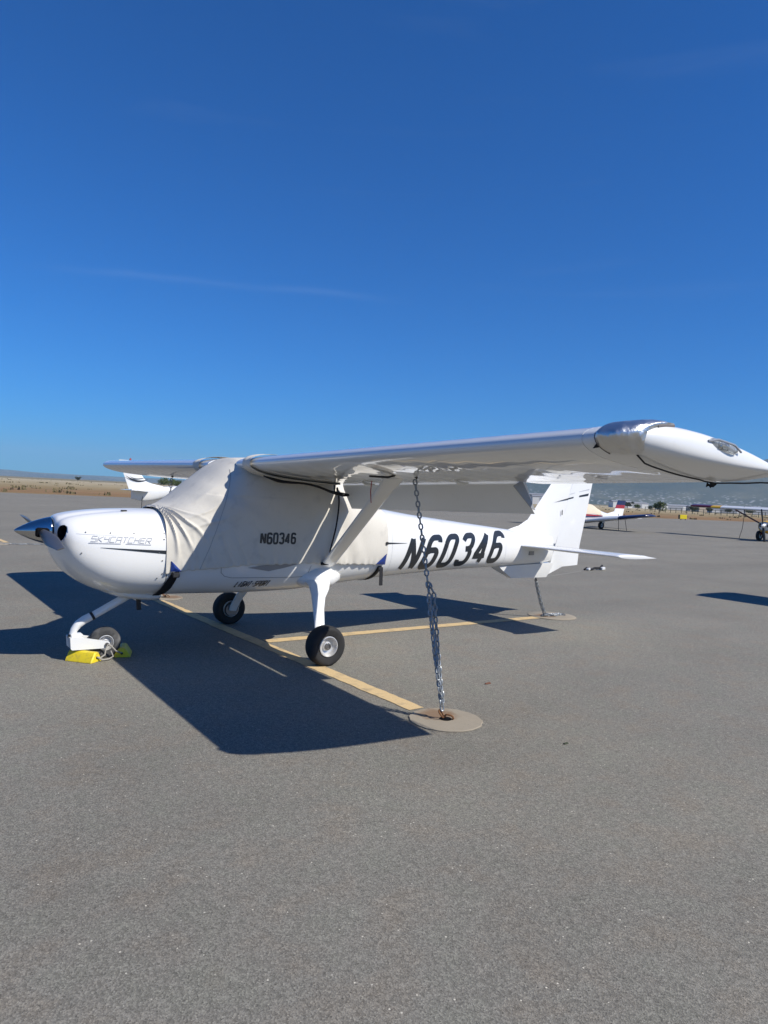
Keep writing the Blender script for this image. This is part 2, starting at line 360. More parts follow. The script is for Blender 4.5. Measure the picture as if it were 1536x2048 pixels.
# ------------------------------------------------------------------ stroke lettering
def arc(cx, cy, rx, ry, a0, a1, n=6): return [(cx + rx * math.cos(rad(a0 + (a1 - a0) * i / n)), cy + ry * math.sin(rad(a0 + (a1 - a0) * i / n))) for i in range(n + 1)]
G = {  # cell 1 wide, 1.6 high
 'N': [[(0, 0), (0, 1.6)], [(0, 1.6), (1, 0)], [(1, 0), (1, 1.6)]],
 '6': [arc(.68, 1.28, .32, .32, 10, 90) + arc(.32, 1.28, .32, .32, 90, 180) + arc(.32, .3, .32, .3, 180, 270) + arc(.68, .3, .32, .3, 270, 360) + arc(.68, .62, .32, .3, 0, 90) + [(.32, .92), (.04, .84)]],
 '0': [arc(.68, 1.28, .32, .32, 0, 90) + arc(.32, 1.28, .32, .32, 90, 180) + arc(.32, .32, .32, .32, 180, 270) + arc(.68, .32, .32, .32, 270, 360) + [(1, 1.28)]],
 '3': [arc(.32, 1.28, .32, .32, 170, 90) + arc(.68, 1.28, .32, .32, 90, 0) + arc(.68, 1.15, .32, .30, 0, -90, 4) + [(.42, .85)], [(.68, .85)] + arc(.68, .55, .32, .3, 90, 0, 4) + arc(.68, .32, .32, .32, 0, -90) + arc(.32, .32, .32, .32, -90, -170)],
 '4': [[(.72, 0), (.72, 1.6)], [(.72, 1.6), (0, .5), (0, .38), (1.05, .38)]],
 'S': [[(1, 1.6), (0, 1.6), (0, .85), (1, .85), (1, 0), (0, 0)]], 'K': [[(0, 0), (0, 1.6)], [(1, 1.6), (.05, .8), (1, 0)]],
 'Y': [[(0, 1.6), (0, .85), (1, .85)], [(1, 1.6), (1, -.25), (.5, -.25)]], 'C': [[(1, 1.6), (0, 1.6), (0, 0), (1, 0)]],
 'A': [[(0, 0), (0, 1.6), (1, 1.6), (1, 0)], [(0, .7), (1, .7)]], 'T': [[(0, 1.6), (1, 1.6)], [(.5, 1.6), (.5, 0)]],
 'H': [[(0, 0), (0, 1.6)], [(1, 0), (1, 1.6)], [(0, .8), (1, .8)]], 'E': [[(1, 1.6), (0, 1.6), (0, 0), (1, 0)], [(0, .8), (.85, .8)]],
 'R': [[(0, 0), (0, 1.6), (1, 1.6), (1, .75), (0, .75)], [(.4, .75), (1, 0)]], 'L': [[(0, 1.6), (0, 0), (.8, 0)]], 'I': [[(.4, 0), (.4, 1.6)]],
 'G': [[(1, 1.6), (0, 1.6), (0, 0), (1, 0), (1, .8), (.5, .8)]], '-': [[(.15, .8), (.85, .8)]], 'P': [[(0, 0), (0, 1.6), (1, 1.6), (1, .7), (0, .7)]],
 'O': [[(0, 0), (0, 1.6), (1, 1.6), (1, 0), (0, 0)]]}
def stroke(mb, line, w, place, seg=.03):
    """line in flat (u, v); place(u, v, k) -> 3d point"""
    pts = [Vector((*line[0], 0))]
    for a, b_ in zip(line, line[1:]):
        a, b_ = Vector((*a, 0)), Vector((*b_, 0)); k = max(1, int((b_ - a).length / seg))
        if (b_ - a).length < 1e-6: continue
        pts += [a.lerp(b_, i / k) for i in range(1, k + 1)]
    closed = (pts[0] - pts[-1]).length < 1e-5; rows = []
    for i, p in enumerate(pts):
        a = pts[i - 1] if i else (pts[-2] if closed else pts[0]); c = pts[i + 1] if i < len(pts) - 1 else (pts[1] if closed else pts[-1])
        d1 = (p - a); d2 = (c - p)
        if d1.length < 1e-7: d1 = d2
        if d2.length < 1e-7: d2 = d1
        d1.normalize(); d2.normalize(); n1 = Vector((-d1.y, d1.x, 0)); n2 = Vector((-d2.y, d2.x, 0)); nn = n1 + n2
        nn = n1 if nn.length < 1e-4 else nn.normalized(); sc = min(1.5, 1 / max(.3, nn.dot(n1)))
        e = Vector((0, 0, 0))
        rows.append((p + nn * w / 2 * sc, p - nn * w / 2 * sc))
    vs = []
    for l, r in rows: vs += [place(l.x, l.y), place((l.x + r.x) / 2, (l.y + r.y) / 2), place(r.x, r.y)]
    fs = []
    for i in range(len(rows) - 1):
        for j in (0, 1): fs.append((3 * i + j, 3 * i + j + 1, 3 * i + j + 4, 3 * i + j + 3))
    mb.add(vs, fs)
def lettering(name, text, org, size, mtl, parent, place3, width=.62, gap=.38, bold=.26, slant=0., seg=.02):
    """org, size in the surface's own (x, z); cap height = size"""
    mb = MB(); k = size / 1.6; u0 = 0
    for i, ch in enumerate(text):
        for q, ln in enumerate(G[ch]):
            ln2 = [(org[0] + (u0 + p[0] * width + p[1] * slant) * k, org[1] + p[1] * k) for p in ln]
            stroke(mb, ln2, bold * k, lambda u, v, q=q: place3(u, v, .0005 * q), seg)
        u0 += width + gap
    o = mb.build(name, mtl, parent, smooth=60, recalc=False); return o

# ------------------------------------------------------------------ wheel
def wheel(parent, c, r, w, tyre_mat, name='wheel', flatten=.0):
    """axle along y"""
    c = Vector(c); hw = w / 2; rr = r * .50
    prof = [(-hw * .62, rr), (-hw * .86, rr * 1.12), (-hw, r * .78), (-hw * .96, r * .88), (-hw * .80, r * .955), (-hw * .52, r * .99), (0, r), (hw * .52, r * .99), (hw * .80, r * .955), (hw * .96, r * .88), (hw, r * .78), (hw * .86, rr * 1.12), (hw * .62, rr)]
    root = MB().lathe(prof, 40, 'y', caps=(False, False))
    for gy in (-.42, -.14, .14, .42):                  # tread grooves
        pass
    root.v = [(x, y * (1.06 if z < -r * .85 else 1), max(z, -r * .985)) for x, y, z in root.v]
    ty = root.build(name, tyre_mat, parent, smooth=40); ty.location = c
    rim = MB()
    for s in (-1, 1):
        rim.lathe([(s * hw * .70, rr * 1.03), (s * hw * .92, rr * 1.02), (s * hw * .94, rr * .95), (s * hw * .70, rr * .86), (s * hw * .40, rr * .74), (s * hw * .34, rr * .5), (s * hw * .55, rr * .42), (s * hw * .60, rr * .30), (s * hw * .60, rr * .02)], 32, 'y', caps=(False, True))
    rim.lathe([(-hw * .6, rr * .9), (hw * .6, rr * .9)], 24, 'y', caps=(False, False))
    ro = rim.build('rim', M['rim'], ty, smooth=30)
    hb = MB().lathe([(-hw * .70, rr * .02), (-hw * .70, rr * .20), (-hw * .80, rr * .22), (-hw * .78, rr * .33), (-hw * .5, rr * .34), (hw * .5, rr * .34), (hw * .78, rr * .33), (hw * .80, rr * .22), (hw * .70, rr * .20), (hw * .70, rr * .02)], 20, 'y')
    hb.build('hub', M['hub'], ty, smooth=30)
    return ty

# ================================================================== the white aircraft
plane = empty('light_aircraft', (0, 0, 0), label='white high-wing light aircraft with covered cabin, chained down, black N60346 on its side', cat='aircraft')

cowl = Body([(-.478, 1.255, .945, .20, 2.0), (-.465, 1.268, .915, .27, 2.1), (-.43, 1.283, .86, .345, 2.2), (-.37, 1.298, .785, .40, 2.3), (-.27, 1.315, .705, .438, 2.4), (-.13, 1.331, .632, .466, 2.5), (.02, 1.341, .590, .483, 2.55), (.2, 1.347, .572, .494, 2.6), (.375, 1.349, .565, .50, 2.6)])
fus = Body([(.385, 1.345, .565, .498, 2.6), (.6, 1.47, .562, .52, 2.7), (.8, 1.665, .560, .545, 2.9), (1.0, 1.80, .558, .56, 3.1), (1.3, 1.835, .556, .565, 3.2), (1.7, 1.835, .562, .56, 3.2), (2.0, 1.79, .582, .54, 3.0), (2.4, 1.60, .612, .50, 2.8), (2.75, 1.455, .640, .46, 2.6), (3.26, 1.375, .672, .40, 2.5), (4.0, 1.30, .705, .315, 2.5), (4.6, 1.243, .722, .245, 2.5), (5.15, 1.19, .735, .175, 2.4), (5.6, 1.15, .75, .11, 2.3), (5.86, 1.12, .78, .05, 2.2)])

def build_cowl():
    mb = MB(); n = 144; xs = sorted(set([-.478, -.474, -.468, -.458] + [-.45 + .0125 * i for i in range(14)] + [-.275 + .05 * i for i in range(13)] + [.375])); rings = [cowl.ring(x, n) for x in xs]
    flat = [Vector(p) for r in rings for p in r]
    for p in flat:                                      # crease between the centre ridge and the cheek
        a = abs(abs(p.y) - .17)
        if p.z > 1.1 and p.x < .15: p.z -= .014 * math.exp(-(a / .035) ** 2) * max(0, min(1, (.15 - p.x) / .3))
    k = len(xs)
    for i in range(k - 1):
        for j in range(n):
            q = (i * n + j, i * n + (j + 1) % n, (i + 1) * n + (j + 1) % n, (i + 1) * n + j)
            mb.f.append(q); mb.mi.append(0)
    mb.v = [tuple(p) for p in flat]
    mb.f.append(tuple(range(n))); mb.mi.append(0)
    mb.f.append(tuple((k - 1) * n + j for j in range(n))); mb.mi.append(0)
    o = mb.build('cowling', [M['white'], M['inside']], plane, smooth=50)
    cut = MB()                                          # the two ram air inlets beside the spinner are cut out
    for s in (-1, 1):
        cut.loft([[(x, s * (.298 - .05 * q) + .060 * math.cos(2 * math.pi * j / 32), 1.135 + .066 * math.sin(2 * math.pi * j / 32)) for j in range(32)] for q, x in ((0, -.62), (.5, -.40), (1, -.26))], mi=1)
    cu = cut.build('cutter', [M['white'], M['inside']], None); bo = o.modifiers.new('cut', 'BOOLEAN'); bo.object = cu; bo.operation = 'DIFFERENCE'; bo.solver = 'EXACT'
    bpy.context.view_layer.update(); me = bpy.data.meshes.new_from_object(o.evaluated_get(bpy.context.evaluated_depsgraph_get())); o.modifiers.clear(); o.data = me; bpy.data.objects.remove(cu)
    # chin scoop with the exhaust outlet lip
    ch = Body([(-.2, .74, .70, .05, 2.2), (-.1, .70, .625, .16, 2.3), (.1, .64, .545, .20, 2.4), (.25, .62, .518, .205, 2.4), (.40, .62, .506, .205, 2.4), (.43, .62, .512, .20, 2.4)])
    c = MB().loft([ch.ring(-.2 + .63 * i / 14, 32) for i in range(15)]).build('chin_fairing', M['white'], o, smooth=50)
    MB().tube([(.30, .06, .56), (.315, .06, .40)], .022, 12).build('exhaust_pipe', M['dark'], o)
    # split line and fasteners
    mb = MB(); stroke(mb, [(-.36, 1.137), (.37, 1.118)], .0035, lambda u, v: cowl.wrap(u, v, -1, .0012)); mb.build('split_line', M['thindecal'], o, smooth=0, recalc=False)
    for (x, z) in ((-.29, 1.152), (-.10, 1.150), (.09, 1.147), (.345, 1.15), (.342, 1.10), (.30, .985), (.33, .915), (.34, .80), (.30, .76), (-.32, .98)):
        p = cowl.wrap(x, z, -1, .001); mb = MB(); mb.lathe([(-.004, .006), (-.0015, .006), (-.003, .0015)], 8, 'y', c=p); mb.build('fastener', M['hub'], o)
    p = Vector((.08, -.18, 1.345)); 
    mb = MB(); mb.box((.07, -.20, cowl.c(.07)[0] - .012), (.05, .028, .012), .2, .003); mb.build('oil_door_latch', M['dark'], o)
    return o
cowling = build_cowl()
firewall_gap = MB().loft([fus.ring(.385, 96, -.012), fus.ring(.37, 96, -.012)]).build('firewall_seam', M['dark'], plane)

xs = [.385 + (5.86 - .385) * i / 110 for i in range(111)]
fuselage = MB().loft([fus.ring(x, 72) for x in xs]).build('fuselage', M['white'], plane, smooth=50)
# markings wrapped on the skin
def on_fus(u, v, k=0): return fus.wrap(u, v, -1, .0018 + k)
def big_place(u, v, k=0):                               # letters rise and shrink slightly with the tail boom
    return fus.wrap(u, v + .036 * (u - 2.98), -1, .004 + k)
lettering('registration', 'N60346', (3.02, .770), .33, M['decal'], fuselage, big_place, width=.80, gap=.59, bold=.32, slant=.40, seg=.015)
mb = MB()
def taper(mb, x0, z0, h0, x1, z1, h1, body, n=16):
    vs = []
    for i in range(n + 1):
        t = i / n; x = x0 + (x1 - x0) * t; z = z0 + (z1 - z0) * t; h = (h0 + (h1 - h0) * t) / 2
        vs += [body.wrap(x, z + h, -1, .004), body.wrap(x, z, -1, .004), body.wrap(x, z - h, -1, .004)]
    mb.add(vs, [(3 * i + j, 3 * i + j + 1, 3 * i + j + 4, 3 * i + j + 3) for i in range(n) for j in (0, 1)])
taper(mb, 2.70, 1.063, .022, 3.06, 1.06, .0015, fus); mb.build('stripe', M['decal'], fuselage, recalc=False)
mb = MB(); taper(mb, -.18, 1.028, .002, .372, .988, .03, cowl, 20); mb.build('stripe', M['decal'], cowling, recalc=False)
lettering('name_lettering', 'SKYCATCHER', (-.255, 1.079), .044, M['thindecal'], cowling, lambda u, v, k=0: cowl.wrap(u, v - .028 * (u + .255), -1, .0045 + k), width=1.35, gap=.42, bold=.21, slant=.42, seg=.01)
mb = MB(); stroke(mb, [(-.27, 1.066), (-.02, 1.061)], .007, lambda u, v: cowl.wrap(u, v, -1, .0045)); stroke(mb, [(.02, 1.060), (.23, 1.053)], .006, lambda u, v: cowl.wrap(u, v, -1, .0045)); mb.build('name_underline', M['thindecal'], cowling, recalc=False)
lettering('name_lettering', 'LIGHT-SPORT', (1.04, .655), .051, M['decal'], fuselage, lambda u, v, k=0: fus.wrap(u, v, -1, .0045 + k), width=.62, gap=.36, bold=.27, slant=.4, seg=.01)
mb = MB()
stroke(mb, [(.86, .88), (.87, .80), (.91, .765), (.98, .748), (1.6, .735), (1.72, .738), (1.78, .76), (1.80, .85)], .005, lambda u, v: fus.wrap(u, v, -1, .003)); mb.build('door_line', M['greydecal'], fuselage, recalc=False)
mb = MB()
mb.add([fus.wrap(x, z, -1, .004) for x, z in ((1.12, .842), (1.34, .805), (1.48, .83), (1.66, .87), (1.4, .875), (1.26, .862))], [(0, 1, 5), (1, 2, 4, 5), (2, 3, 4)]); mb.build('grey_flash', M['greydecal'], fuselage, recalc=False)
for x0 in (2.84, 3.72, 4.78):                            # skin laps drawn as thin grey lines
    mb = MB(); zt, zb, w, e = fus.c(x0); ring = fus.ring(x0, 64, .0014); ring2 = fus.ring(x0 + .003, 64, .0014); mb.loft([ring, ring2], caps=(False, False)); mb.build('skin_lap', M['lap'], fuselage)
mb = MB(); mb.box((5.32, -.155, .905), (.10, .012, .05), .12); mb.build('data_plate', M['greydecal'], fuselage)

# --- wings
CH = 1.275; XLE = 1.04; INC = -.118
def z_le(y): return 1.795 + .0155 * abs(y) - .0095 * y
def wing_pts(y, xle, chord, t, n=14, xmax=1.0, dz=0, cam_=.02):
    out = []
    for a, b_ in airfoil(t, n, xmax, cam_):
        x = xle + a * chord; out.append((x, y, z_le(y) + dz + b_ * chord + (x - XLE) * INC))
    return out
TIP = Curve([(4.40, 1.04, .142), (4.47, 1.045, .142), (4.55, 1.075, .142), (4.62, 1.14, .142), (4.67, 1.265, .145), (4.705, 1.44, .148), (4.735, 1.72, .15), (4.755, 2.02, .14), (4.768, 2.22, .10), (4.772, 2.28, .05)])
def tip_ring(y, s, off=0, n=14):
    xle, t = TIP(y); return wing_pts(s * y, xle - off, CH + XLE - xle + off, t, n, dz=.040 * max(0, (y - 4.4) / .37) ** 1.5)
HINGE = .815                                            # chord fraction where flap and aileron start
def make_wing(s):
    mb = MB()
    ys = [.35 + (4.40 - .35) * i / 24 for i in range(25)]
    mb.loft([wing_pts(s * y, XLE, CH, .142, 16, HINGE) for y in ys])
    w = mb.build('wing', M['wing'], plane, smooth=45)
    tp = MB(); yy = [4.403 + (4.772 - 4.403) * (1 - (1 - i / 26) ** 1.8) for i in range(27)]
    tp.loft([tip_ring(y, s, 0, 16) for y in yy]).build('wing_tip', M['white'], w, smooth=60)
    # flap, drooped
    fl = MB(); rings = []
    for i in range(9):
        y = .58 + (2.98 - .58) * i / 8; hx = XLE + CH * HINGE + .030; hz = z_le(s * y) - .004 + (hx - XLE) * INC
        tx, tz = 2.215 + .07 * i / 8, 1.425 + .070 * i / 8 - (.0 if s < 0 else .03)
        d = Vector((tx - hx, 0, tz - hz)); L = d.length; d.normalize(); up = Vector((-d.z, 0, d.x)); r = []
        for a, b_ in ((0, .028), (.06, .040), (.25, .036), (.6, .020), (1, .003), (1, -.003), (.6, -.016), (.25, -.026), (.06, -.024), (0, -.006)):
            p = Vector((hx, s * y, hz)) + d * (a * L) + up * b_; r.append(tuple(p))
        rings.append(r)
    f = fl.loft(rings).build('flap', M['flap'], w, smooth=35)
    for yb in (2.985,):
        mbk = MB(); hx = XLE + CH * HINGE; z0 = z_le(s * yb) + (hx - XLE) * INC
        q4 = ((hx - .05, z0 - .055), (hx + .035, z0 - .012), (hx + .190, z0 - .225), (hx + .150, z0 - .215))
        mbk.loft([[(x, s * (yb + e), z) for x, z in q4] for e in (.004, .012)]); mbk.build('flap_bracket', M['greypaint'], f, smooth=0)
    # aileron
    al = MB(); rings = []
    for i in range(7):
        y = 3.012 + (4.39 - 3.012) * i / 6; ft, fb = [], []; x0 = HINGE + .010
        full = airfoil(.142, 40, 1, .02); up = full[:41]; lo = full[40:]
        def at(lst, q):
            for (xa, za), (xb, zb_) in zip(lst, lst[1:]):
                if min(xa, xb) <= q <= max(xa, xb): return za + (zb_ - za) * (q - xa) / (xb - xa)
            return lst[-1][1]
        prof = [(q, at(up, q)) for q in (1, .96, .9, .85, x0)] + [(q, at(lo, q)) for q in (x0, .85, .9, .96, 1)]
        rings.append([(XLE + q * CH, s * y, z_le(s * y) + v * CH + q * CH * INC) for q, v in prof])
    al.loft(rings).build('aileron', M['wing'], w, smooth=35)
    # riveted seams under the wing, hinge fairings, tie-down eye
    for yb in (1.3, 2.56):
        x = XLE + CH * .655; z = z_le(s * yb) - .045 + (x - XLE) * INC
        hb = MB(); hb.tube([(x - .05, s * yb, z + .012), (x, s * yb, z - .012), (x + .06, s * yb, z - .022), (x + .11, s * yb, z - .012)], [.006, .014, .014, .005], 10); hb.build('hinge_fairing', M['white'], w)
    return w
wings = {}
for s in (-1, 1): wings[s] = make_wing(s)
# wing tip navigation light under its clear lens (port side faces the camera)
def nav_light(s):
    y = 4.715; pts = []
    mb = MB(); c = Vector((1.72, s * 4.725, z_le(s * 4.7) + .075 + (1.72 - XLE) * INC)); rings = []
    for i in range(9):
        t = i / 8; a = math.pi * (t - .5); rr = math.cos(a) ** .6 if 0 < i < 8 else .02
        ring = []
        for k in range(16):
            q = 2 * math.pi * k / 16; ring.append((c.x + 0.095 * math.sin(a), c.y + s * (.030 * math.cos(q) * rr + .06 * math.sin(a) * .3), c.z + 0.030 * math.sin(q) * rr - .02 * math.sin(a)))
        rings.append(ring)
    L = mb.loft(rings).build('light_lens', M['glass'], wings[s], smooth=80)
    b = MB(); b.lathe([(-.05, .004), (-.045, .016), (.02, .017), (.03, .006)], 12, 'x', c=tuple(c + Vector((.0, s * .004, 0)))); b.build('lamp', M['bulb'], wings[s])
    b = MB(); b.tube([c + Vector((-.12, s * -.005, .02)), c + Vector((-.06, s * .014, .03)), c + Vector((.06, s * .03, .012)), c + Vector((.125, s * .03, -.02))], .006, 6); b.build('lens_frame', M['greypaint'], wings[s])
for s in (-1, 1): nav_light(s)

# --- wing struts
def strut(s):
    a = Vector((1.995, s * .50, .845)); b_ = Vector((1.64, s * 2.06, z_le(s * 2.06) - .115)); d = b_ - a; mb = MB(); rings = []
    ch = Vector((1, 0, 0)); ch = (ch - d.normalized() * ch.dot(d.normalized())).normalized(); nn = d.normalized().cross(ch)
    for i in range(9):
        t = i / 8; w = .078 * (1 + .35 * max(0, t - .85) / .15); p = a.lerp(b_, t)
        rings.append([tuple(p + ch * math.cos(2 * math.pi * k / 20) * w * (1.15 if math.cos(2 * math.pi * k / 20) > 0 else .9) + nn * math.sin(2 * math.pi * k / 20) * .023) for k in range(20)])
    st = mb.loft(rings).build('wing_strut', M['white'], plane, smooth=50)
    cf = MB(); rings = []
    for i in range(6):
        t = i / 5; p = b_ - d.normalized() * (.10 * (1 - t)); w = .06 + .06 * t * t; h = .026 + .05 * t * t
        rings.append([tuple(p + Vector((math.cos(2 * math.pi * k / 20) * w, math.sin(2 * math.pi * k / 20) * h * s, .004 * t))) for k in range(20)])
    cf.loft(rings).build('strut_cuff', M['white'], st, smooth=50)
    return st
for s in (-1, 1): strut(s)

# --- tail
def surface(rings, name, parent, m): return MB().loft(rings).build(name, m, parent, smooth=45)
def fin_ring(z, xl, xt, th, n=10, cut=1.0, flip=False):
    ch = (xt - xl); return [(xl + a * ch, b_ * ch, z) for a, b_ in airfoil(th, n, cut, 0)]
fin_rows = [(1.02, 5.08, 6.02), (1.12, 5.14, 6.05), (1.19, 5.24, 6.075), (1.30, 5.345, 6.105), (1.6, 5.60, 6.19), (2.0, 5.945, 6.30), (2.35, 6.2, 6.40), (2.46, 6.30, 6.43)]
fin = surface([[(x, y * .55, z) for x, y, z in fin_ring(z, xl, xt + .25, .09, 12, .72)] for z, xl, xt in fin_rows], 'fin', plane, M['white'])
fil = MB()                                              # dorsal fillet
fil.loft([[(4.98, .0, 1.20), (4.98, 0, 1.19), (4.98, .001, 1.19)], [(5.10, -.03, 1.185), (5.10, 0, 1.225), (5.10, .03, 1.185)], [(5.22, -.045, 1.17), (5.22, 0, 1.255), (5.22, .045, 1.17)], [(5.33, -.05, 1.15), (5.33, 0, 1.315), (5.33, .05, 1.15)], [(5.42, -.04, 1.15), (5.42, 0, 1.36), (5.42, .04, 1.15)]]).build('fin_fillet', M['white'], fin, smooth=60)
hinge0 = Vector((5.80, 0, .60)); hinge1 = Vector((6.42, 0, 2.46))
def hinge_x(z): return 5.80 + (z - .60) * (.62 / 1.86)
RUD = rad(5)
rr = []
for z, c in ((.592, .06), (.60, .28), (.72, .53), (1.0, .47), (1.5, .43), (2.0, .38), (2.40, .32), (2.46, .26)):
    hx = hinge_x(z); ring = []
    for a, b_ in ((0, .016), (.25, .022), (1, .004), (1, -.004), (.25, -.022), (0, -.016)):
        dx, dy = a * c, b_; ring.append((hx + .006 + dx * math.cos(RUD) + dy * math.sin(RUD), -dx * math.sin(RUD) + dy * math.cos(RUD), z + (a * .10 if z < .7 else 0)))
    rr.append(ring)
rudder = surface(rr, 'rudder', plane, M['white'])
vent = MB().loft([[(4.80, -.10, .735), (4.80, .10, .735), (5.86, .06, .76), (5.86, -.06, .76)], [(4.86, -.09, .69), (4.86, .09, .69), (5.84, .055, .69), (5.84, -.055, .69)], [(5.10, -.035, .567), (5.10, .035, .567), (5.77, .03, .562), (5.77, -.03, .562)]]).build('ventral_fin', M['white'], plane, smooth=30)
MB().tube([(5.60, 0, .57), (5.60, 0, .545), (5.585, 0, .52), (5.60, 0, .50), (5.62, 0, .52), (5.60, 0, .545)], .008, 8).build('tie_down_ring', M['dark'], plane)
# fin stripe
mb = MB()
def finside(x, z): return (x, -.030 - .0 * z, z)
def rud_side(a, z, off=.026):                           # a = distance behind the hinge
    hx = hinge_x(z); return (hx + .006 + a * math.cos(RUD) - off * math.sin(RUD), -a * math.sin(RUD) - off * math.cos(RUD), z)
mb.add([rud_side(-.01, 1.655, .0245), rud_side(.37, 1.735, .0105), rud_side(.37, 1.70, .0105), rud_side(-.01, 1.638, .0245)], [(0, 1, 2, 3)])
mb.build('stripe', M['decal'], rudder, smooth=0, recalc=False)
mb = MB(); mb.add([(5.84, -.034, 1.585), (6.158, -.027, 1.656), (6.155, -.027, 1.638)], [(0, 1, 2)]); mb.build('stripe', M['decal'], fin, smooth=0, recalc=False)
mb = MB(); mb.add([rud_side(.01, 1.715, .0247), rud_side(.36, 1.80, .0107), rud_side(.36, 1.785, .0107), rud_side(.01, 1.710, .0247)], [(0, 1, 2, 3)]); mb.build('stripe', M['thindecal'], rudder, smooth=0, recalc=False)
mb = MB(); mb.box((6.02, -.034, 1.45), (.012, .004, .07), 0); mb.build('vent_slot', M['dark'], fin, smooth=0)
# horizontal tail
def stab(s):
    rings = []
    for i in range(10):
        y = .03 + (1.64 - .03) * i / 9; t = .075
        rings.append([(5.09 + a * .44 / .62, s * y, 1.005 + b_ * .70 + .004 * y - .018 * a) for a, b_ in airfoil(t, 12, .62, 0)])
    return surface(rings, 'stabilizer', plane, M['white'])
def elevator(s):
    rings = []; dr = .012
    for i in range(9):
        y = .14 + (1.645 - .14) * i / 8; ring = []
        for a, b_ in ((0, .020), (.3, .017), (1, .002), (1, -.002), (.3, -.017), (0, -.020)):
            ring.append((5.545 + a * .215, s * y, .994 + .004 * y + b_ - a * dr))
        rings.append(ring)
    e = surface(rings, 'elevator', plane, M['white'])
    tp = []
    for y, k in ((1.648, 1), (1.672, .97), (1.688, .86), (1.694, .6)):
        tp.append([(5.09 - .03 + (1 - k) * .06 + a * .73 * (1 - (1 - k) * .12), s * y, 1.006 + b_ * .73 * k - .026 * a + .004 * y) for a, b_ in airfoil(.085, 12, 1, 0)])
    MB().loft(tp).build('elevator_tip', M['white'], e, smooth=50)
for s in (-1, 1): stab(s); elevator(s)

# --- propeller and spinner
prof = [(-.766 + .28 * (1 - math.cos(math.pi / 2 * i / 14)) * .0, 0) for i in range(0)]
sp = [(-.767, .001), (-.762, .009), (-.745, .022), (-.70, .047), (-.65, .071), (-.60, .091), (-.55, .107), (-.51, .117), (-.492, .121), (-.488, .119)]
spinner = MB().lathe(sp, 48, 'x', c=(0, 0, 1.135)).build('spinner', M['chrome'], plane, smooth=40)
MB().lathe([(-.488, .112), (-.474, .112)], 32, 'x', c=(0, 0, 1.125)).build('spinner_gap', M['inside'], spinner)
PROP = rad(5.5)
def blade(s):
    rings = []
    for i in range(16):
        t = i / 15; r = .055 + t * .80; chord = .055 + .055 * math.sin(min(1, t * 1.7) * math.pi / 2) - .05 * max(0, t - .6) / .4; tw = rad(62 - 44 * t); th = .042 * (1 - t) + .010; ring = []
        if t < .06: chord = .05; th = .05
        cdir = Vector((-math.cos(tw), 0, math.sin(tw) * s)); rdir = Vector((0, s * math.cos(PROP), s * math.sin(PROP))); nd = cdir.cross(rdir)
        o = Vector((-.567, 0, 1.135)) + rdir * r
        for k in range(16):
            a = 2 * math.pi * k / 16; ring.append(tuple(o + cdir * math.cos(a) * chord / 2 + nd * math.sin(a) * th / 2))
        rings.append(ring)
    b = MB().loft(rings).build('propeller_blade', M['blade'], plane, smooth=50)
    rd = Vector((0, s * math.cos(PROP), s * math.sin(PROP))); p = Vector((-.560, 0, 1.135)) + rd * .094
    cut = MB(); cut.box(p, (.115, .045, .080), 0, .012, Matrix.Rotation(PROP, 3, 'X')); cut.build('blade_cutout', M['inside'], spinner)
for s in (-1, 1): blade(s)

# --- landing gear
def main_gear(s):
    path = [((1.90, s * .36, .70), .14, .03), ((1.885, s * .52, .685), .135, .032), ((1.845, s * .62, .645), .105, .03), ((1.79, s * .71, .575), .074, .026), ((1.745, s * .80, .47), .060, .022), ((1.705, s * .90, .345), .053, .019), ((1.672, s * .975, .215), .05, .017), ((1.666, s * .99, .17), .045, .016)]
    rings = []
    for i, (p, hw, th) in enumerate(path):
        p = Vector(p); d = (Vector(path[min(i + 1, 7)][0]) - Vector(path[max(i - 1, 0)][0])).normalized(); ch = (Vector((1, 0, 0)) - d * d.x).normalized(); nn = d.cross(ch)
        rings.append([tuple(p + ch * hw * math.cos(2 * math.pi * k / 20) + nn * th * math.sin(2 * math.pi * k / 20)) for k in range(20)])
    g = MB().loft(rings).build('main_gear_leg', M['white'], plane, smooth=60)
    f = Body([(1.66, .74, .70, .02, 2), (1.75, .79, .635, .09, 2.2), (1.9, .83, .605, .142, 2.4), (2.05, .82, .615, .115, 2.2), (2.2, .76, .68, .02, 2)])
    fr = MB().loft([[(x, s * .42 + y, z) for x, y, z in f.ring(1.66 + .54 * i / 14, 28)] for i in range(15)]).build('gear_fairing', M['white'], plane, smooth=60)
    wheel(plane, (1.663, s * 1.09, .181), .184, .145, M['rubber'])
    MB().tube([(1.664, s * .985, .178), (1.664, s * 1.10, .178)], .02, 10).build('axle', M['hub'], plane)
    br = MB(); br.lathe([(-.012, .075), (.012, .075)], 24, 'y', c=(1.663, s * 1.012, .178)); br.box((1.72, s * 1.0, .235), (.07, .03, .06), 0, .006); br.build('brake', M['hub'], plane)
for s in (-1, 1): main_gear(s)
nl = MB(); nl.tube([(.20, 0, .555), (.13, 0, .510), (-.115, 0, .375)], [.040, .036, .034], 16); nl.build('nose_gear_leg', M['white'], plane, smooth=60)
MB().tube([(-.105, 0, .381), (-.125, 0, .370)], .0395, 16).build('leg_clamp', M['dark'], plane)
kn = MB(); kn.tube([(-.118, 0, .376), (-.18, 0, .345), (-.23, 0, .31), (-.262, 0, .265), (-.278, 0, .215)], [.036, .038, .036, .032, .028], 16); kn.build('gear_elbow', M['white'], plane, smooth=60)
MB().lathe([(.19, .028), (.20, .034), (.222, .034), (.228, .02)], 16, 'z', c=(-.280, 0, 0)).build('swivel_collar', M['dark'], plane)
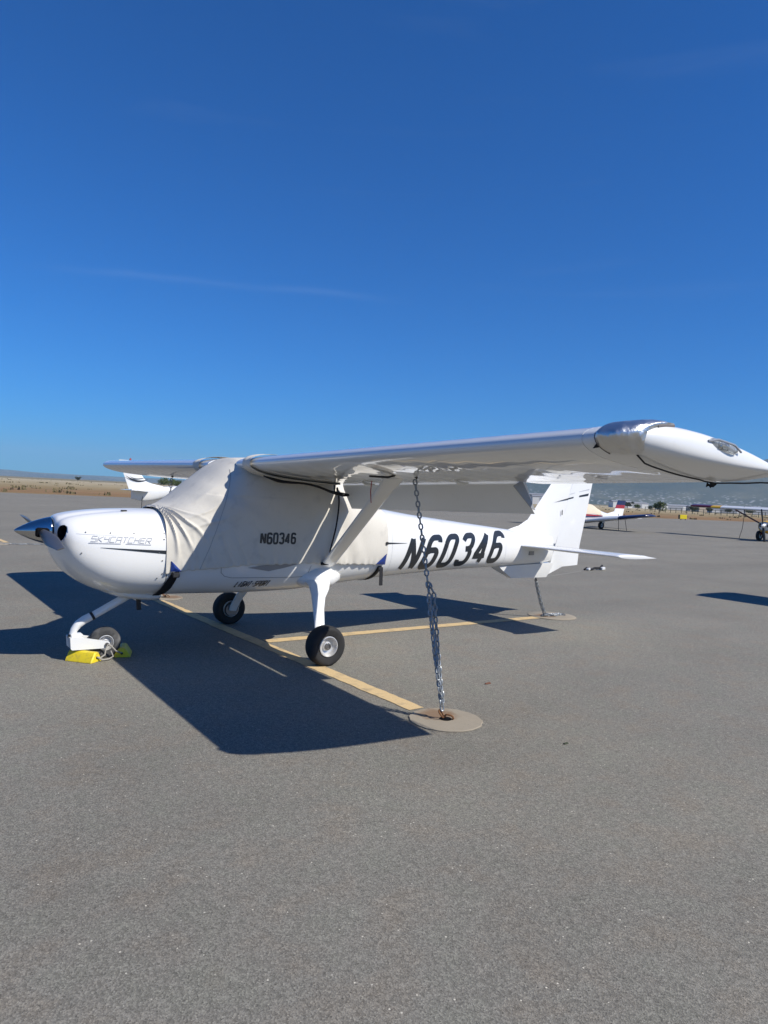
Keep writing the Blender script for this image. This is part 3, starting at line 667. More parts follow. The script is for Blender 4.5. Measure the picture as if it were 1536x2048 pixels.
for s in (-1, 1):
    mb = MB(); th = .006; y0 = s * .078; out = [(-.31, .205), (-.23, .207), (.01, .155), (.026, .142), (.012, .10), (-.012, .094), (-.29, .098), (-.302, .11)]
    mb.loft([[(x, y0 - th, z) for x, z in out], [(x, y0 + th, z) for x, z in out]]); mb.build('fork_plate', M['white'], plane, smooth=20)
fk = MB(); fk.loft([[(-.31, y, .205), (-.20, y, .205), (-.175, y, .185), (-.29, y, .10)] for y in (-.0715, .0715)]); fk.box((-.245, 0, .215), (.10, .08, .03), 0, .008); fk.build('fork_crown', M['white'], plane, smooth=30)
wheel(plane, (0, 0, .134), .137, .115, M['oldrubber'])
MB().tube([(0, -.098, .127), (0, .098, .127)], .018, 12).build('axle', M['hub'], plane)
# pitot with its red pin streamer below the port wing
pi = MB(); zz = z_le(-2.25) - .10
pi.tube([(1.50, -2.245, zz + .06), (1.50, -2.255, zz - .02), (1.44, -2.255, zz - .035), (1.27, -2.255, zz - .035)], [.010, .010, .009, .007], 8); pi.build('pitot_tube', M['dark'], wings[-1])
st = MB(); st.tube([(1.40, -2.10, 1.685), (1.395, -2.098, 1.60), (1.40, -2.105, 1.515)], .004, 6); st.build('pin_streamer', M['red'], wings[-1])

# ================================================================== cabin cover
cover = empty('cabin_cover', (1.5, 0, 0), label='wrinkled beige fabric cover strapped over the aircraft cabin, marked N60346', cat='aircraft cover')
cv_prof = Body([(.36, 1.36, .565, .505, 2.6), (.46, 1.40, .563, .515, 2.65), (.6, 1.50, .562, .535, 2.7), (.8, 1.665, .560, .56, 2.8), (1.0, 1.81, .558, .575, 3.0), (1.1, 1.86, .558, .578, 3.2), (1.3, 1.875, .556, .582, 3.4), (1.9, 1.865, .575, .572, 3.3), (2.05, 1.80, .585, .56, 3.2), (2.4, 1.63, .612, .52, 2.9), (2.76, 1.475, .640, .475, 2.6)])
HEM = Curve([(.36, .80), (.42, .812), (.7, .835), (1.2, .868), (1.7, .875), (2.2, .855), (2.76, .83)])
def wrinkle(x, z, sgn):
    d = .006 * noise.noise(Vector((x * 1.8, z * 2.2, sgn * 3.1)))
    # folds gathered below the windscreen corner
    dx_, dz_ = x - .36, 1.40 - z; rho = math.hypot(dx_, dz_); phi = math.atan2(dx_, max(1e-4, dz_)) if dz_ > 0 else 1.6
    u = phi * 9.5 + 0.9 * noise.noise(Vector((x * 5, z * 3, sgn))) + rho * 2.5
    g = min(1, rho / .12) * math.exp(-(max(0, rho - .12) / .30) ** 2) * max(0, min(1, (1.35 - phi) / .4))
    d += .027 * g * (math.exp(-(math.sin(u) / .42) ** 2) * 1.25 - .45)
    u2 = z * 24 - x * 11 + 1.5 * noise.noise(Vector((x * 4, z * 4, 4))); d += .010 * math.exp(-((x - .72) / .16) ** 2) * math.exp(-((z - 1.34) / .20) ** 2) * (math.exp(-(math.sin(u2) / .45) ** 2) * 1.3 - .5)
    u3 = (x + .3 * z) * 21 + 2 * noise.noise(Vector((x * 3, z * 2, 9))); d += .009 * math.exp(-((z - 1.0) / .22) ** 2) * math.exp(-((x - .95) / .35) ** 2) * (math.exp(-(math.sin(u3) / .4) ** 2) * 1.3 - .4)
    # draped creases on the side
    d += .010 * math.sin((z * 1.0 + x * .75) * 13 + 3.0 * noise.noise(Vector((x * 2, z * 2, 1)))) * math.exp(-((x - 1.0) / .45) ** 2) * (1 if z < 1.5 else .3)
    d += .006 * math.sin((x * 1.0 + z * .5) * 20 + 4 * noise.noise(Vector((x * 2.2, z * 1.4, 7)))) * math.exp(-((x - 2.1) / .35) ** 2)
    hem = float(HEM(x)[0]); d += .005 * math.exp(-((z - hem) / .05) ** 2) * (math.sin(x * 75 + 4 * noise.noise(Vector((x * 5, 0, 0)))) + .6)
    return d
def cover_pt(x, z, sgn=-1, off=.0):
    return Vector(cv_prof.wrap(x, z, sgn, .006 + off + wrinkle(x, z, sgn)))
def cover_ring(x, m=260, off=0):
    zt, zb, w, e = cv_prof.c(x); zc, hz = (zt + zb) / 2, (zt - zb) / 2; hem = float(HEM(x)[0]) + .004 * math.sin(x * 60) ; q = max(-1, min(1, (hem - zc) / hz))
    t0 = math.asin(math.copysign(abs(q) ** (e / 2), q)); out = []
    for i in range(m + 1):
        t = math.pi - t0 + (2 * t0 - math.pi) * i / m; c, sn = math.cos(t), math.sin(t)
        y = w * math.copysign(abs(c) ** (2 / e), c); z = zc + hz * math.copysign(abs(sn) ** (2 / e), sn)
        ny = math.copysign(abs(c) ** (2 - 2 / e), c) / w; nz = math.copysign(abs(sn) ** (2 - 2 / e), sn) / hz
        n = Vector((0, ny, nz)).normalized()
        wr = wrinkle(x, z, -1 if y < 0 else 1) * (1 if abs(y) > .2 else .6)
        p = Vector((x, y, z)) + n * (.008 + off + wr)
        if i in (0, m): p -= n * .004
        out.append(tuple(p))
    return out
mb = MB(); X = [.362 + .0055 * i for i in range(120)] + [1.022 + (2.758 - 1.022) * i / 120 for i in range(121)]
rings = [cover_ring(x) for x in X]
mb.loft(rings, closed=False, caps=(False, False))
cloth = mb.build('cloth', M['cover'], cover, smooth=80); cloth.location = (-1.5, 0, 0)
def sub(mb, name, m, smooth=35, recalc=True, parent=None):
    o = mb.build(name, m, parent or cover, smooth, recalc)
    if (parent or cover) is cover: o.location = (-1.5, 0, 0)
    return o
# stitched seams and hem
for pts in ([(.98, 1.74), (.93, 1.60), (.72, 1.0), (.66, .84)],):
    mb = MB(); stroke(mb, pts, .005, lambda u, v: tuple(cover_pt(u, v, -1, .0035)), .02); sub(mb, 'seam', M['seam'], 60, False)
lettering('registration', 'N60346', (1.215, 1.075), .092, M['decal'], cover, lambda u, v, k=0: tuple(cover_pt(u, v + .012 * 0, -1, .004 + k) - Vector((1.5, 0, 0))), width=.68, gap=.44, bold=.36, slant=.04, seg=.008)
# collars of cloth round the wing roots
for s in (-1, 1):
    mb = MB(); rings = []
    for i in range(9):
        t = i / 8; y = .54 + .17 * t; r = []
        for a, b_ in airfoil(.148, 14, .78, .02):
            k = 1 + .08 * (1 - t) ** 1.5; wv = 1 + .25 * math.sin(5 * a + 9 * t + 3 * b_)
            x = XLE - .022 * wv + a * CH; r.append((x, s * (y - (.06 * a)), z_le(s * y) + b_ * CH * k + (.007 if b_ > 0 else -.012) * wv + (x - XLE) * INC))
        rings.append(r)
    mb.loft(rings, caps=(False, False)); sub(mb, 'wing_root_collar', M['cover'], 80)
    # black elastic edge below the wing
    mb = MB(); pts = []
    for i in range(14):
        t = i / 13; x = 1.16 + .95 * t; y = .70 - .03 * t; zl = z_le(s * y) - .095 - .015 * math.sin(t * 9) + (x - XLE) * INC * (1.2)
        pts.append((x, s * (y + .012 * math.sin(i * 1.7)), zl))
    mb.tube(pts, [.006, .012, .016, .014, .012, .010, .010, .010, .011, .012, .013, .017, .02, .012], 8); sub(mb, 'elastic_edge', M['black'])
# drooping black strap tails and tie strap down the side
mb = MB(); mb.tube([(1.98, -.60, 1.66), (1.985, -.60, 1.60), (2.0, -.605, 1.56)], .008, 6); sub(mb, 'strap_tail', M['black'])
mb = MB(); pts = [cover_pt(2.05 - .12 * math.sin(t * 2.2) * t + .02, 1.62 - .74 * t, -1, .012 + .05 * math.sin(math.pi * t) * .5) for t in [i / 12 for i in range(13)]]
mb.tube(pts, .008, 6); sub(mb, 'tie_strap', M['black'])
mb = MB(); mb.box(cover_pt(1.93, .875, -1, .012), (.09, .016, .03), 0, .005); sub(mb, 'strap_keeper', M['black'])
# belly straps with blue corner patches
def belly_strap(x0, lean, body, tail):
    zt = .80; mb = MB(); path = []
    for i in range(22):
        t = i / 21; x = x0 + lean * min(1, t * 1.6)
        r = body.ring(x, 128, .006); r = [p for p in r if p[2] < zt + .03]; r = sorted(r, key=lambda p: math.atan2(p[1], -(p[2] - 1.2)))
        path.append(r[int(t * (len(r) - 1))] if t < 1 else r[-1])
    vs = []
    for i, p in enumerate(path):
        p = Vector(p); k = .026
        vs += [p + Vector((-k, 0, 0)), p + Vector((k, 0, 0))]
    mb.add(vs, [(2 * i, 2 * i + 1, 2 * i + 3, 2 * i + 2) for i in range(len(path) - 1)]); s = sub(mb, 'belly_strap', M['black'], 60, False)
    sol = s.modifiers.new('thick', 'SOLIDIFY'); sol.thickness = .004
    a = cover_pt(max(.37, x0 - .01), .80, -1, .02)
    bk = MB(); bk.box(a + Vector((0, -.004, .0)), (.06, .018, .045), 0, .005); sub(bk, 'buckle', M['dark'])
    if tail:
        tb = MB(); tb.loft([[tuple(a + Vector((dx + lean * .2 * q, -.014 - .02 * q - e, -.17 * q))) for dx, e in ((-.022, 0), (.022, 0), (.022, .004), (-.022, .004))] for q in (0, .3, .6, 1)]); sub(tb, 'strap_tail', M['black'])
    return a
belly_strap(.46, -.12, fus, False); belly_strap(2.70, -.05, fus, True)
def patch(pts, body_off=.012):
    mb = MB(); P3 = [cover_pt(x, z, -1, body_off) for x, z in pts]; c = sum(P3, Vector()) / 3 + Vector((0, -.012, 0))
    mb.add(P3 + [c] + [p + Vector((0, .006, 0)) for p in P3], [(0, 1, 3), (1, 2, 3), (2, 0, 3), (4, 5, 1, 0), (5, 6, 2, 1), (6, 4, 0, 2)]); sub(mb, 'corner_patch', M['blue'], 0)
patch([(.405, .915), (.50, .825), (.405, .825)]); patch([(2.74, .955), (2.745, .84), (2.61, .85)])
mb = MB(); st2 = cover_pt(.44, .82, -1, .016)
mb.loft([[tuple(fus.wrap(.455 - .10 * q + dx, .835 - .235 * q, -1, .014 + .004 * math.sin(q * 9) + e)) for dx, e in ((-.03, 0), (.03, 0), (.03, .007), (-.03, .007))] for q in [i / 8 for i in range(9)]]); sub(mb, 'strap_tail', M['black'])
mb = MB(); mb.box(cover_pt(2.735, 1.065, -1, .012), (.03, .014, .03), 0, .004); sub(mb, 'snap_loop', M['dark'])

# ================================================================== chains
def link_mesh(name, m, L=.057, W=.038, r=.0066):
    mb = MB(); path = []; s = L / 2 - W / 2
    for i in range(5): a = -math.pi / 2 + math.pi * i / 4; path.append(Vector((s + (W / 2 - r) * math.cos(a), (W / 2 - r) * math.sin(a), 0)))
    for i in range(5): a = math.pi / 2 + math.pi * i / 4; path.append(Vector((-s + (W / 2 - r) * math.cos(a), (W / 2 - r) * math.sin(a), 0)))
    n = len(path); rings = []
    for i, p in enumerate(path):
        d = (path[(i + 1) % n] - path[i - 1]).normalized(); w = Vector((0, 0, 1)); u = d.cross(w)
        rings.append([p + u * r * math.cos(2 * math.pi * k / 5) + w * r * math.sin(2 * math.pi * k / 5) for k in range(5)])
    vs = [p for q in rings for p in q]; fs = [(i * 5 + k, i * 5 + (k + 1) % 5, ((i + 1) % n) * 5 + (k + 1) % 5, ((i + 1) % n) * 5 + k) for i in range(n) for k in range(5)]
    mb.add(vs, fs); return mb.mesh(name, m, 60)
LINK = link_mesh('chain_link', M['galv']); BIGLINK = link_mesh('small_link', M['galv'], .060, .036, .005); RUSTY = link_mesh('rusty_link', M['rust'], .075, .05, .0065)
def chain(root, pts, pitch=.0435, me=None, twist=0.0, jitter=.06, sag=None):
    me = me or LINK; P = [Vector(p) for p in pts]; seg = [(b_ - a).length for a, b_ in zip(P, P[1:])]; tot = sum(seg); n = max(1, int(tot / pitch)); i = 0
    for k in range(n):
        d = (k + .5) * tot / n; j = 0
        while j < len(seg) - 1 and d > seg[j]: d -= seg[j]; j += 1
        p = P[j].lerp(P[j + 1], d / seg[j]); t = (P[j + 1] - P[j]).normalized()
        q = t.to_track_quat('X', 'Z'); rot = (k % 2) * math.pi / 2 + twist + rnd.uniform(-jitter, jitter) * 3
        from mathutils import Quaternion
        inst('link', me, root, p - root.location, q @ Quaternion((1, 0, 0), rot))
def wing_chain(s, label):
    base = Vector((1.60, s * (2.84 if s < 0 else 3.16), 0)); top = Vector((1.60, s * (2.37 if s < 0 else 3.08), z_le(s * 2.37) - .085))
    root = empty('tie_down_chain', base, label=label, cat='chain')
    hook = MB(); hook.tube([top - base + Vector((0, 0, .06)), top - base + Vector((.0, 0, .0)), top - base + Vector((.008, 0, -.035)), top - base + Vector((.028, 0, -.05)), top - base + Vector((.034, 0, -.03))], .008, 8); hook.build('hook', M['dark'], root)
    tb = top + Vector((.01, 0, -.06))
    def along(t, dx=0, dy=0):
        p = tb.lerp(base + Vector((-.005, s * .0, .07)), t); bow = math.sin(math.pi * t) * .075 if s < 0 else 0
        return p + Vector((-bow * .35 + dx, bow * -.55 * s * -1 + dy, 0))
    chain(root, [along(i / 10) for i in range(11)], twist=.5)
    chain(root, [along(.46, .012, .012), along(.5, .03, -.02 * -s), along(.6, .036, 0), along(.75, .03, .012), along(.88, .02, .01), along(.97, .012, 0)], twist=1.1)
    chain(root, [along(.52, -.018, -.014), along(.6, -.026, -.02), along(.75, -.022, -.012), along(.9, -.012, -.008), along(.98, -.004, 0)], twist=.2)
    chain(root, [base + Vector((-.03, .01, .075)), base + Vector((.0, 0, .035)), base + Vector((.035, -.025, .026)), base + Vector((.06, -.05, .018))], .05, RUSTY, 0.4)
    return root
wing_chain(-1, 'doubled galvanised chain from the port wing, beside the wing strut, to a rusty ring')
wing_chain(1, 'galvanised tie-down chain hanging from the starboard wing beyond the cowling')
pad((1.625, -2.845), .262, 'round beige concrete pad at the end of the yellow line, with a rusty anchor ring')
pad((1.60, 3.16), .25, 'round concrete tie-down pad below the starboard wing, beyond the nose wheel')
pad((6.02, .05), .33, 'round concrete tie-down pad under the tail at the end of the lead-in line')
def tail_chain():
    base = Vector((5.86, .03, 0)); root = empty('tail_chain', base, label='short galvanised chain from the tail ring, ending heaped on the ground', cat='chain')
    top = Vector((5.60, 0, .50))
    for k in range(2):
        o = Vector((.012 * k, -.016 * k, 0)); chain(root, [top + o, top.lerp(base, .3) + Vector((-.02, 0, .01)) + o, top.lerp(base, .62) + Vector((-.03, 0, .02)) + o, base + Vector((-.03, 0, .05)) + o], .042, None, .3 + k)
    for k in range(4):
        a = Vector((-.06, -.03 + .02 * k, .028 - .003 * k)); chain(root, [base + a, base + Vector((.03 + .03 * k, .04 * math.sin(k * 2.1), .03)), base + Vector((.16 + .05 * k, -.05 + .025 * k, .022)), base + Vector((.28 + .02 * k, -.02 * k, .02))], .042, None, .7 * k, .2)
tail_chain()
def loose_chain(base, pts, label, me=None):
    root = empty('loose_chain', base, label=label, cat='chain'); b_ = Vector(base)
    chain(root, [b_ + Vector(p) for p in pts], .05, me or BIGLINK, .2, .25)
pad((.60, 12.05), .36, 'round concrete tie-down pad on the apron ahead of the spinner')
loose_chain((.95, 11.75, 0), [(-.2, .1, .022), (.0, .05, .024), (.12, -.06, .022), (.28, .0, .024), (.4, -.1, .022), (.55, -.06, .022), (.7, -.14, .022)], 'short length of chain lying beside the pad ahead of the spinner')
chain_root = empty('ratchet_strap', (12.2, 4.35, 0), label='white and black tie-down strap end lying on the asphalt behind the rudder', cat='strap')
mb = MB(); mb.box((-.02, .03, .035), (.13, .10, .06), .4, .012); mb.build('ratchet', M['offwhite'], chain_root); mb = MB(); mb.box((.50, .02, .04), (.16, .10, .07), .2, .012); mb.build('clip', M['offwhite'], chain_root)
mb = MB(); mb.tube([(-.13, .04, .02), (-.05, .04, .06), (.1, .02, .02), (.25, .05, .05), (.42, .02, .05), (.55, .06, .10)], .026, 8); mb.build('webbing', M['black'], chain_root)

# ================================================================== wheel chocks
chocks = empty('wheel_chocks', (0, 0, 0), label='pair of yellow rubber wheel chocks joined by rope at the nose wheel', cat='wheel chock')
def chock(c, ang, L=.25):
    prof = [(-.075, 0), (.075, 0), (.072, .012), (.028, .078), (.012, .086), (-.012, .086), (-.028, .078), (-.072, .012)]
    d = Vector((math.cos(ang), math.sin(ang), 0)); n = Vector((-d.y, d.x, 0)); rings = []
    for t, k in ((-.5, .86), (-.47, 1), (.47, 1), (.5, .86)):
        rings.append([tuple(Vector(c) + d * L * t + n * x * k + Vector((0, 0, .003 + z * k))) for x, z in prof])
    ck = MB().loft(rings).build('chock', M['yellow'], chocks, smooth=25)
    for s in (-1, 1):
        mb = MB(); e = Vector(c) + d * (L * .5) * s; mb.tube([e - d * .004, e + d * .003 * s], .012, 8); mb.v = [(x, y, z + .04) for x, y, z in mb.v]; mb.build('rope_hole', M['inside'], ck)
chock((-.195, -.085, 0), rad(-50), .27); chock((.165, .0, 0), rad(70), .22)
mb = MB(); mb.tube([(-.11, -.19, .045), (-.07, -.16, .03), (-.03, -.145, .05), (-.02, -.13, .10), (.0, -.12, .135), (.03, -.125, .115), (.07, -.12, .07), (.11, -.11, .05), (.135, -.10, .045)], .007, 8); mb.tube([(-.105, -.19, .045), (-.06, -.18, .014), (.0, -.16, .012), (.04, -.15, .03), (.02, -.14, .08)], .007, 8); mb.build('rope', M['rope'], chocks)

# ================================================================== foil cover on the wing tip
foil = empty('foil_cover', (1.3, -4.4, 1.85), label='crinkled silver foil cover tied over the leading edge of the port wing tip', cat='light cover')
def foil_patch():
    mb = MB(); rings = []; n = 40; org = Vector(foil.location)
    for i in range(31):
        t = i / 30; y = 4.475 + (4.648 - 4.475) * (1 - (1 - t) ** 1.25)
        yy = max(4.3, y); 
        if y < 4.4: ring = wing_pts(-y, XLE, CH, .142, n, 1.0)
        else: ring = tip_ring(y, -1, 0, n)
        le = n                                          # index of the nose
        # reach of the pouch round the nose, along the chord
        top_reach = .20 + .20 * math.sin(math.pi * min(1, t * .62)) - .17 * t * t; bot_reach = .07 + .12 * math.sin(math.pi * min(1, .15 + t * .8)) - .10 * t * t
        P = [Vector(p) for p in ring]; xl = P[le].x; up = [p for p in P[:le + 1] if p.x - xl <= top_reach]; lo = [p for p in P[le + 1:] if p.x - xl <= bot_reach]
        pts = up + lo; L = [0]
        for a, b_ in zip(pts, pts[1:]): L.append(L[-1] + (b_ - a).length)
        out = []
        for k in range(37):
            s = L[-1] * k / 36; j = max(0, min(len(L) - 2, int(np.searchsorted(L, s, 'right')) - 1)); p = pts[j].lerp(pts[j + 1], (s - L[j]) / max(1e-6, L[j + 1] - L[j]))
            c = Vector((xl + .22, p.y + .10, z_le(-4.4) - .02)); nrm = (p - c); nrm.normalize()
            edge = min(1, k / 3, (36 - k) / 3, i / 2, (30 - i) / 2); puff = .010 * edge + .008 * edge * math.sin(math.pi * k / 36)
            wr = .008 * noise.noise(p * 11) + .005 * abs(noise.noise(p * 24)) + .010 * max(0, 1 - abs(k - 31) / 4) * math.sin(t * 14)
            out.append(tuple(p + nrm * (.006 + puff + wr * edge) - org))
        rings.append(out)
    mb.loft(rings, closed=False, caps=(False, False)); o = mb.build('foil', M['foil'], foil, smooth=80)
    trim = MB(); trim.tube([rings[-1][k] for k in range(0, 20)], .007, 6, flat=.5); trim.build('binding', M['foiltrim'], foil)
    tr = MB(); tr.tube([rings[0][k] for k in range(20, 37, 2)], .0035, 6); tr.build('binding', M['foiltrim'], foil)
    tri = MB(); p = Vector(rings[0][27]); tri.loft([[tuple(p + Vector((-.006, e, .016))), tuple(p + Vector((.014, e, -.006))), tuple(p + Vector((-.022, e + .012, -.014)))] for e in (0, .006)]); tri.build('corner_tab', M['black'], foil)
    # cord back to the trailing edge
    a = Vector(rings[14][36]); y1 = -4.36; b_ = Vector((XLE + CH, y1, 0)) - org; pts = [a]
    lo = airfoil(.142, 40, 1, .02)[40:]
    def under(x, y):
        q = max(0, min(1, (x - XLE) / CH)); j = min(range(len(lo)), key=lambda i: abs(lo[i][0] - q)); return z_le(y) + lo[j][1] * CH + q * CH * INC - .007
    for i in range(1, 13):
        t = i / 12; x = a.x + (b_.x - a.x) * t + org.x; y = a.y + (b_.y - a.y) * t + org.y; pts.append(Vector((x, y, under(x, y))) - org)
    for i in range(1, 5): x = XLE + CH * (1 + .004 * i); y = y1 - .085 * i; pts.append(Vector((x, y, under(x, y) + .004 * math.sin(i * 3))) - org)
    cb = MB(); cb.tube(pts, .0045, 6); cb.build('cord', M['black'], foil)
    kb = MB(); k0 = pts[11]
    for j in range(5): kb.tube([k0 + Vector((.012 * j - .03, .01 * math.sin(j * 2), -.006)), k0 + Vector((.012 * j - .02, .012 * math.cos(j * 2), -.024)), k0 + Vector((.012 * j - .005, -.01, -.008))], .005, 6)
    kb.tube([k0, k0 + Vector((-.03, -.02, -.03))], .004, 6); kb.build('knot', M['black'], foil)
foil_patch()

# ================================================================== other aircraft
def small_aircraft(name, loc, rz, label, cat, kind, paint, **o):
    """kind: high or low wing; nose towards -x; origin on the ground under the wing"""
    root = empty(name, loc, rz, label=label, cat=cat)
    g = lambda k, d: o.get(k, d)
    zb = g('belly', .62); L = g('tail', 4.9)
    B = Body([(-2.05, zb + .52, zb + .34, .09, 2), (-1.98, zb + .62, zb + .20, .30, 2.1), (-1.7, zb + .70, zb + .05, .45, 2.4), (-1.1, zb + .78, zb, .52, 2.6), (-.75, zb + .88, zb, .54, 2.7), (-.25, zb + 1.32, zb, .56, 3), (.7, zb + 1.33, zb + .02, .56, 3), (1.5, zb + 1.0, zb + .12, .46, 2.6), (2.6, zb + .82, zb + .30, .30, 2.5), (L - .6, zb + .70, zb + .45 - g('tail_deep', 0), .13, 2.3), (L, zb + .66, zb + .5 - g('tail_deep', 0) * .9, .04, 2)]) if kind == 'high' else \
        Body([(-2.2, zb + .42, zb + .24, .09, 2), (-2.12, zb + .52, zb + .12, .30, 2.1), (-1.8, zb + .60, zb, .46, 2.4), (-1.0, zb + .70, zb - .05, .53, 2.6), (-.6, zb + .78, zb - .06, .55, 2.7), (-.1, zb + 1.16, zb - .05, .55, 2.6), (.7, zb + 1.20, zb - .03, .55, 2.6), (1.5, zb + .92, zb + .05, .46, 2.4), (2.6, zb + .66, zb + .18, .30, 2.4), (L - .6, zb + .58, zb + .32, .13, 2.3), (L, zb + .52, zb + .36, .04, 2)])
    x0, x1 = B.c.x[0], B.c.x[-1]; f = MB().loft([B.ring(x0 + (x1 - x0) * i / 44, 32) for i in range(45)]).build('fuselage', paint, root, smooth=55)
    if g('band', None):
        mb = MB(); n = 24; vs = []
        for sd in (-1, 1):
            vs = []
            for i in range(n + 1):
                t = i / n; x = -1.6 + 3.4 * t; zc = zb + g('band_z', .42) + .03 * t; h = .13 * (1 - t) ** .5 + .02
                vs += [B.wrap(x, zc + h, sd, .006), B.wrap(x, zc, sd, .006), B.wrap(x, zc - h, sd, .006)]
            mb.add(vs, [(3 * i, 3 * i + 1, 3 * i + 4, 3 * i + 3) for i in range(n)], 0); mb.add(vs, [(3 * i + 1, 3 * i + 2, 3 * i + 5, 3 * i + 4) for i in range(n)], 1)
        mb.build('stripe', [M['crimson'], M['navy']], f, recalc=False)
    if g('cover', None):
        mb = MB(); rings = []
        for i in range(30):
            x = -1.0 + 2.65 * i / 29; r = [p for p in B.ring(x, 64, .02) if p[2] > zb + .50]; r.sort(key=lambda p: -p[1] if p[1] != 0 else 0)
            r = sorted(r, key=lambda p: math.atan2(p[2] - zb - .45, -p[1])); k = 20; rings.append([r[int(j * (len(r) - 1) / k)] for j in range(k + 1)])
        mb.loft(rings, closed=False, caps=(False, False)).build('canopy_cover', M['cream'], root, smooth=80)
    else:
        for sd in (-1, 1):
            mb = MB(); zz = zb + .92; xsn = [-.35 + .09 * i for i in range(14)]; vs = []
            for x in xsn: vs += [B.wrap(x, min(zz + .30, B.c(x)[0] - .08), sd, .006), B.wrap(x, zz, sd, .006)]
            mb.add(vs, [(2 * i, 2 * i + 1, 2 * i + 3, 2 * i + 2) for i in range(13)]); mb.build('side_window', M['window'], f, recalc=False)
        mb = MB(); vs = []
        for x in (-.70, -.55, -.4, -.28):
            zt = B.c(x)[0]
            for k in range(9): y = (-.44 + .11 * k) * .9; zc = (B.c(x)[0] + B.c(x)[1]) / 2; hz = (B.c(x)[0] - B.c(x)[1]) / 2; e = B.c(x)[3]; w = B.c(x)[2]; vs.append((x - .006, y, zc + (hz + .006) * (1 - abs(y / w) ** e) ** (1 / e)))
        mb.add(vs, [(9 * i + k, 9 * i + k + 1, 9 * i + 9 + k + 1, 9 * i + 9 + k) for i in range(3) for k in range(8)]); mb.build('windscreen', M['window'], f, recalc=False)
    span = g('span', 5.2); zw = (zb + 1.27) if kind == 'high' else zb + .02; dih = g('dihedral', .025 if kind == 'high' else .095); xw = g('wing_x', -.35 if kind == 'high' else -.5)
    for sd in (-1, 1):
        segs = g('wing_bands', [(0, 1, paint)]); w = None
        for a, b_, m_ in segs:
            mb = MB(); rings = []
            for i in range(7):
                y = .3 + (span - .3) * (a + (b_ - a) * i / 6); tpr = 1 - (g('taper', .12)) * max(0, (y / span - .45) / .55); ch = g('chord', 1.45) * tpr
                xl = xw + (g('chord', 1.45) - ch) * .45
                rings.append([(xl + p * ch, sd * y, zw + abs(y) * dih + q * ch) for p, q in airfoil(.125 if kind == 'high' else .16, 9)])
            if b_ == 1:
                y = span + .10; rings.append([(xl + .25 + p * ch * .7, sd * y, zw + abs(y) * dih + q * ch * .35) for p, q in airfoil(.125, 9)])
            q = mb.loft(rings).build('wing' if w is None else 'wing_panel', m_, root if w is None else w, smooth=50); w = w or q
        if kind == 'high':
            mb = MB(); mb.tube([(-.05, sd * .52, zb + .18), (xw + .45, sd * span * .52, zw + span * .52 * dih - .06)], .045, 8, flat=.45); mb.build('strut', g('strut', paint), root)
    zt = B.c(L - .5)[0]; fh = g('fin_h', 1.35); sw, swt = g('sweep', .72 * fh / 1.35), g('te_sweep', .30)
    segs = g('fin_bands', [(0, 1, paint)]); fo = None
    for a, b_, m_ in segs:
        rings = []
        for i in range(5):
            t = a + (b_ - a) * i / 4; xl = L - 1.0 + t * sw; xt = L + .12 + swt * t; ch = xt - xl; rings.append([(xl + p * ch, q * ch, zt - .12 + t * (fh + .1)) for p, q in airfoil(.085, 8, 1, 0)])
        q = MB().loft(rings).build('fin' if fo is None else 'fin_panel', m_, root if fo is None else fo, smooth=50); fo = fo or q
    MB().loft([[(L - 1.7, -.04, zt - .02), (L - 1.7, .0, zt + .03), (L - 1.7, .04, zt - .02)], [(L - .9, -.04, zt - .04), (L - .9, 0, zt + .20), (L - .9, .04, zt - .04)], [(L - .5, -.03, zt - .04), (L - .5, 0, zt + .34), (L - .5, .03, zt - .04)]]).build('dorsal_fillet', paint, fo, smooth=40)
    if g('beacon', None):
        MB().lathe([(0, .05), (.05, .045), (.09, .02), (.1, .002)], 12, 'z', c=(L + .1, 0, zt + fh - .02)).build('beacon', M['red'], fo)
    for sd in (-1, 1):
        rings = [[(L - .80 + (y - .05) * .14 + p * .85 * (1 - .2 * y / 1.6), sd * y, zt - .16 + q * .85) for p, q in airfoil(.08, 8, 1, 0)] for y in (.05, .8, 1.6)]
        MB().loft(rings).build('stabilizer', paint, root, smooth=50)
    tw = g('track', 1.2); wr = g('wheel_r', .21)
    for sd in (-1, 1):
        xg = g('gear_x', .25)
        if kind == 'high': mb = MB(); mb.tube([(xg, sd * .42, zb + .1), (xg, sd * .8, zb - .1), (xg, sd * (tw - .1), wr)], [.07, .05, .035], 10, flat=.5)
        else: mb = MB(); mb.tube([(xg, sd * tw, zw + .1), (xg, sd * tw, wr)], [.05, .035], 10)
        mb.build('gear_leg', g('gear_paint', paint), root); wheel(root, (xg, sd * tw, wr), wr, .16, M['rubber'])
        if kind == 'low': mb = MB(); mb.box((xg + .08, sd * (tw + .1), wr + .30), (.26, .02, .30), 0, .005); mb.build('gear_door', M['offwhite'], root)
    if g('nosewheel', True):
        MB().tube([(-1.45, 0, zb + .1), (-1.5, 0, .17)], .04, 10).build('nose_leg', M['greypaint'], root); wheel(root, (-1.5, 0, .17), .17, .13, M['rubber'])
    else: wheel(root, (L - .25, 0, .10), .10, .08, M['rubber']); MB().tube([(L - .4, 0, zb + .4), (L - .25, 0, .12)], .025, 8).build('tail_spring', M['dark'], root)
    zs = (B.c(x0)[0] + B.c(x0)[1]) / 2; pa = g('prop', 1.2)
    MB().lathe([(x0 - .26, .004), (x0 - .22, .05), (x0 - .1, .11), (x0 + .01, .13)], 20, 'x', c=(0, 0, zs)).build('spinner', g('spinner', M['offwhite']), root)
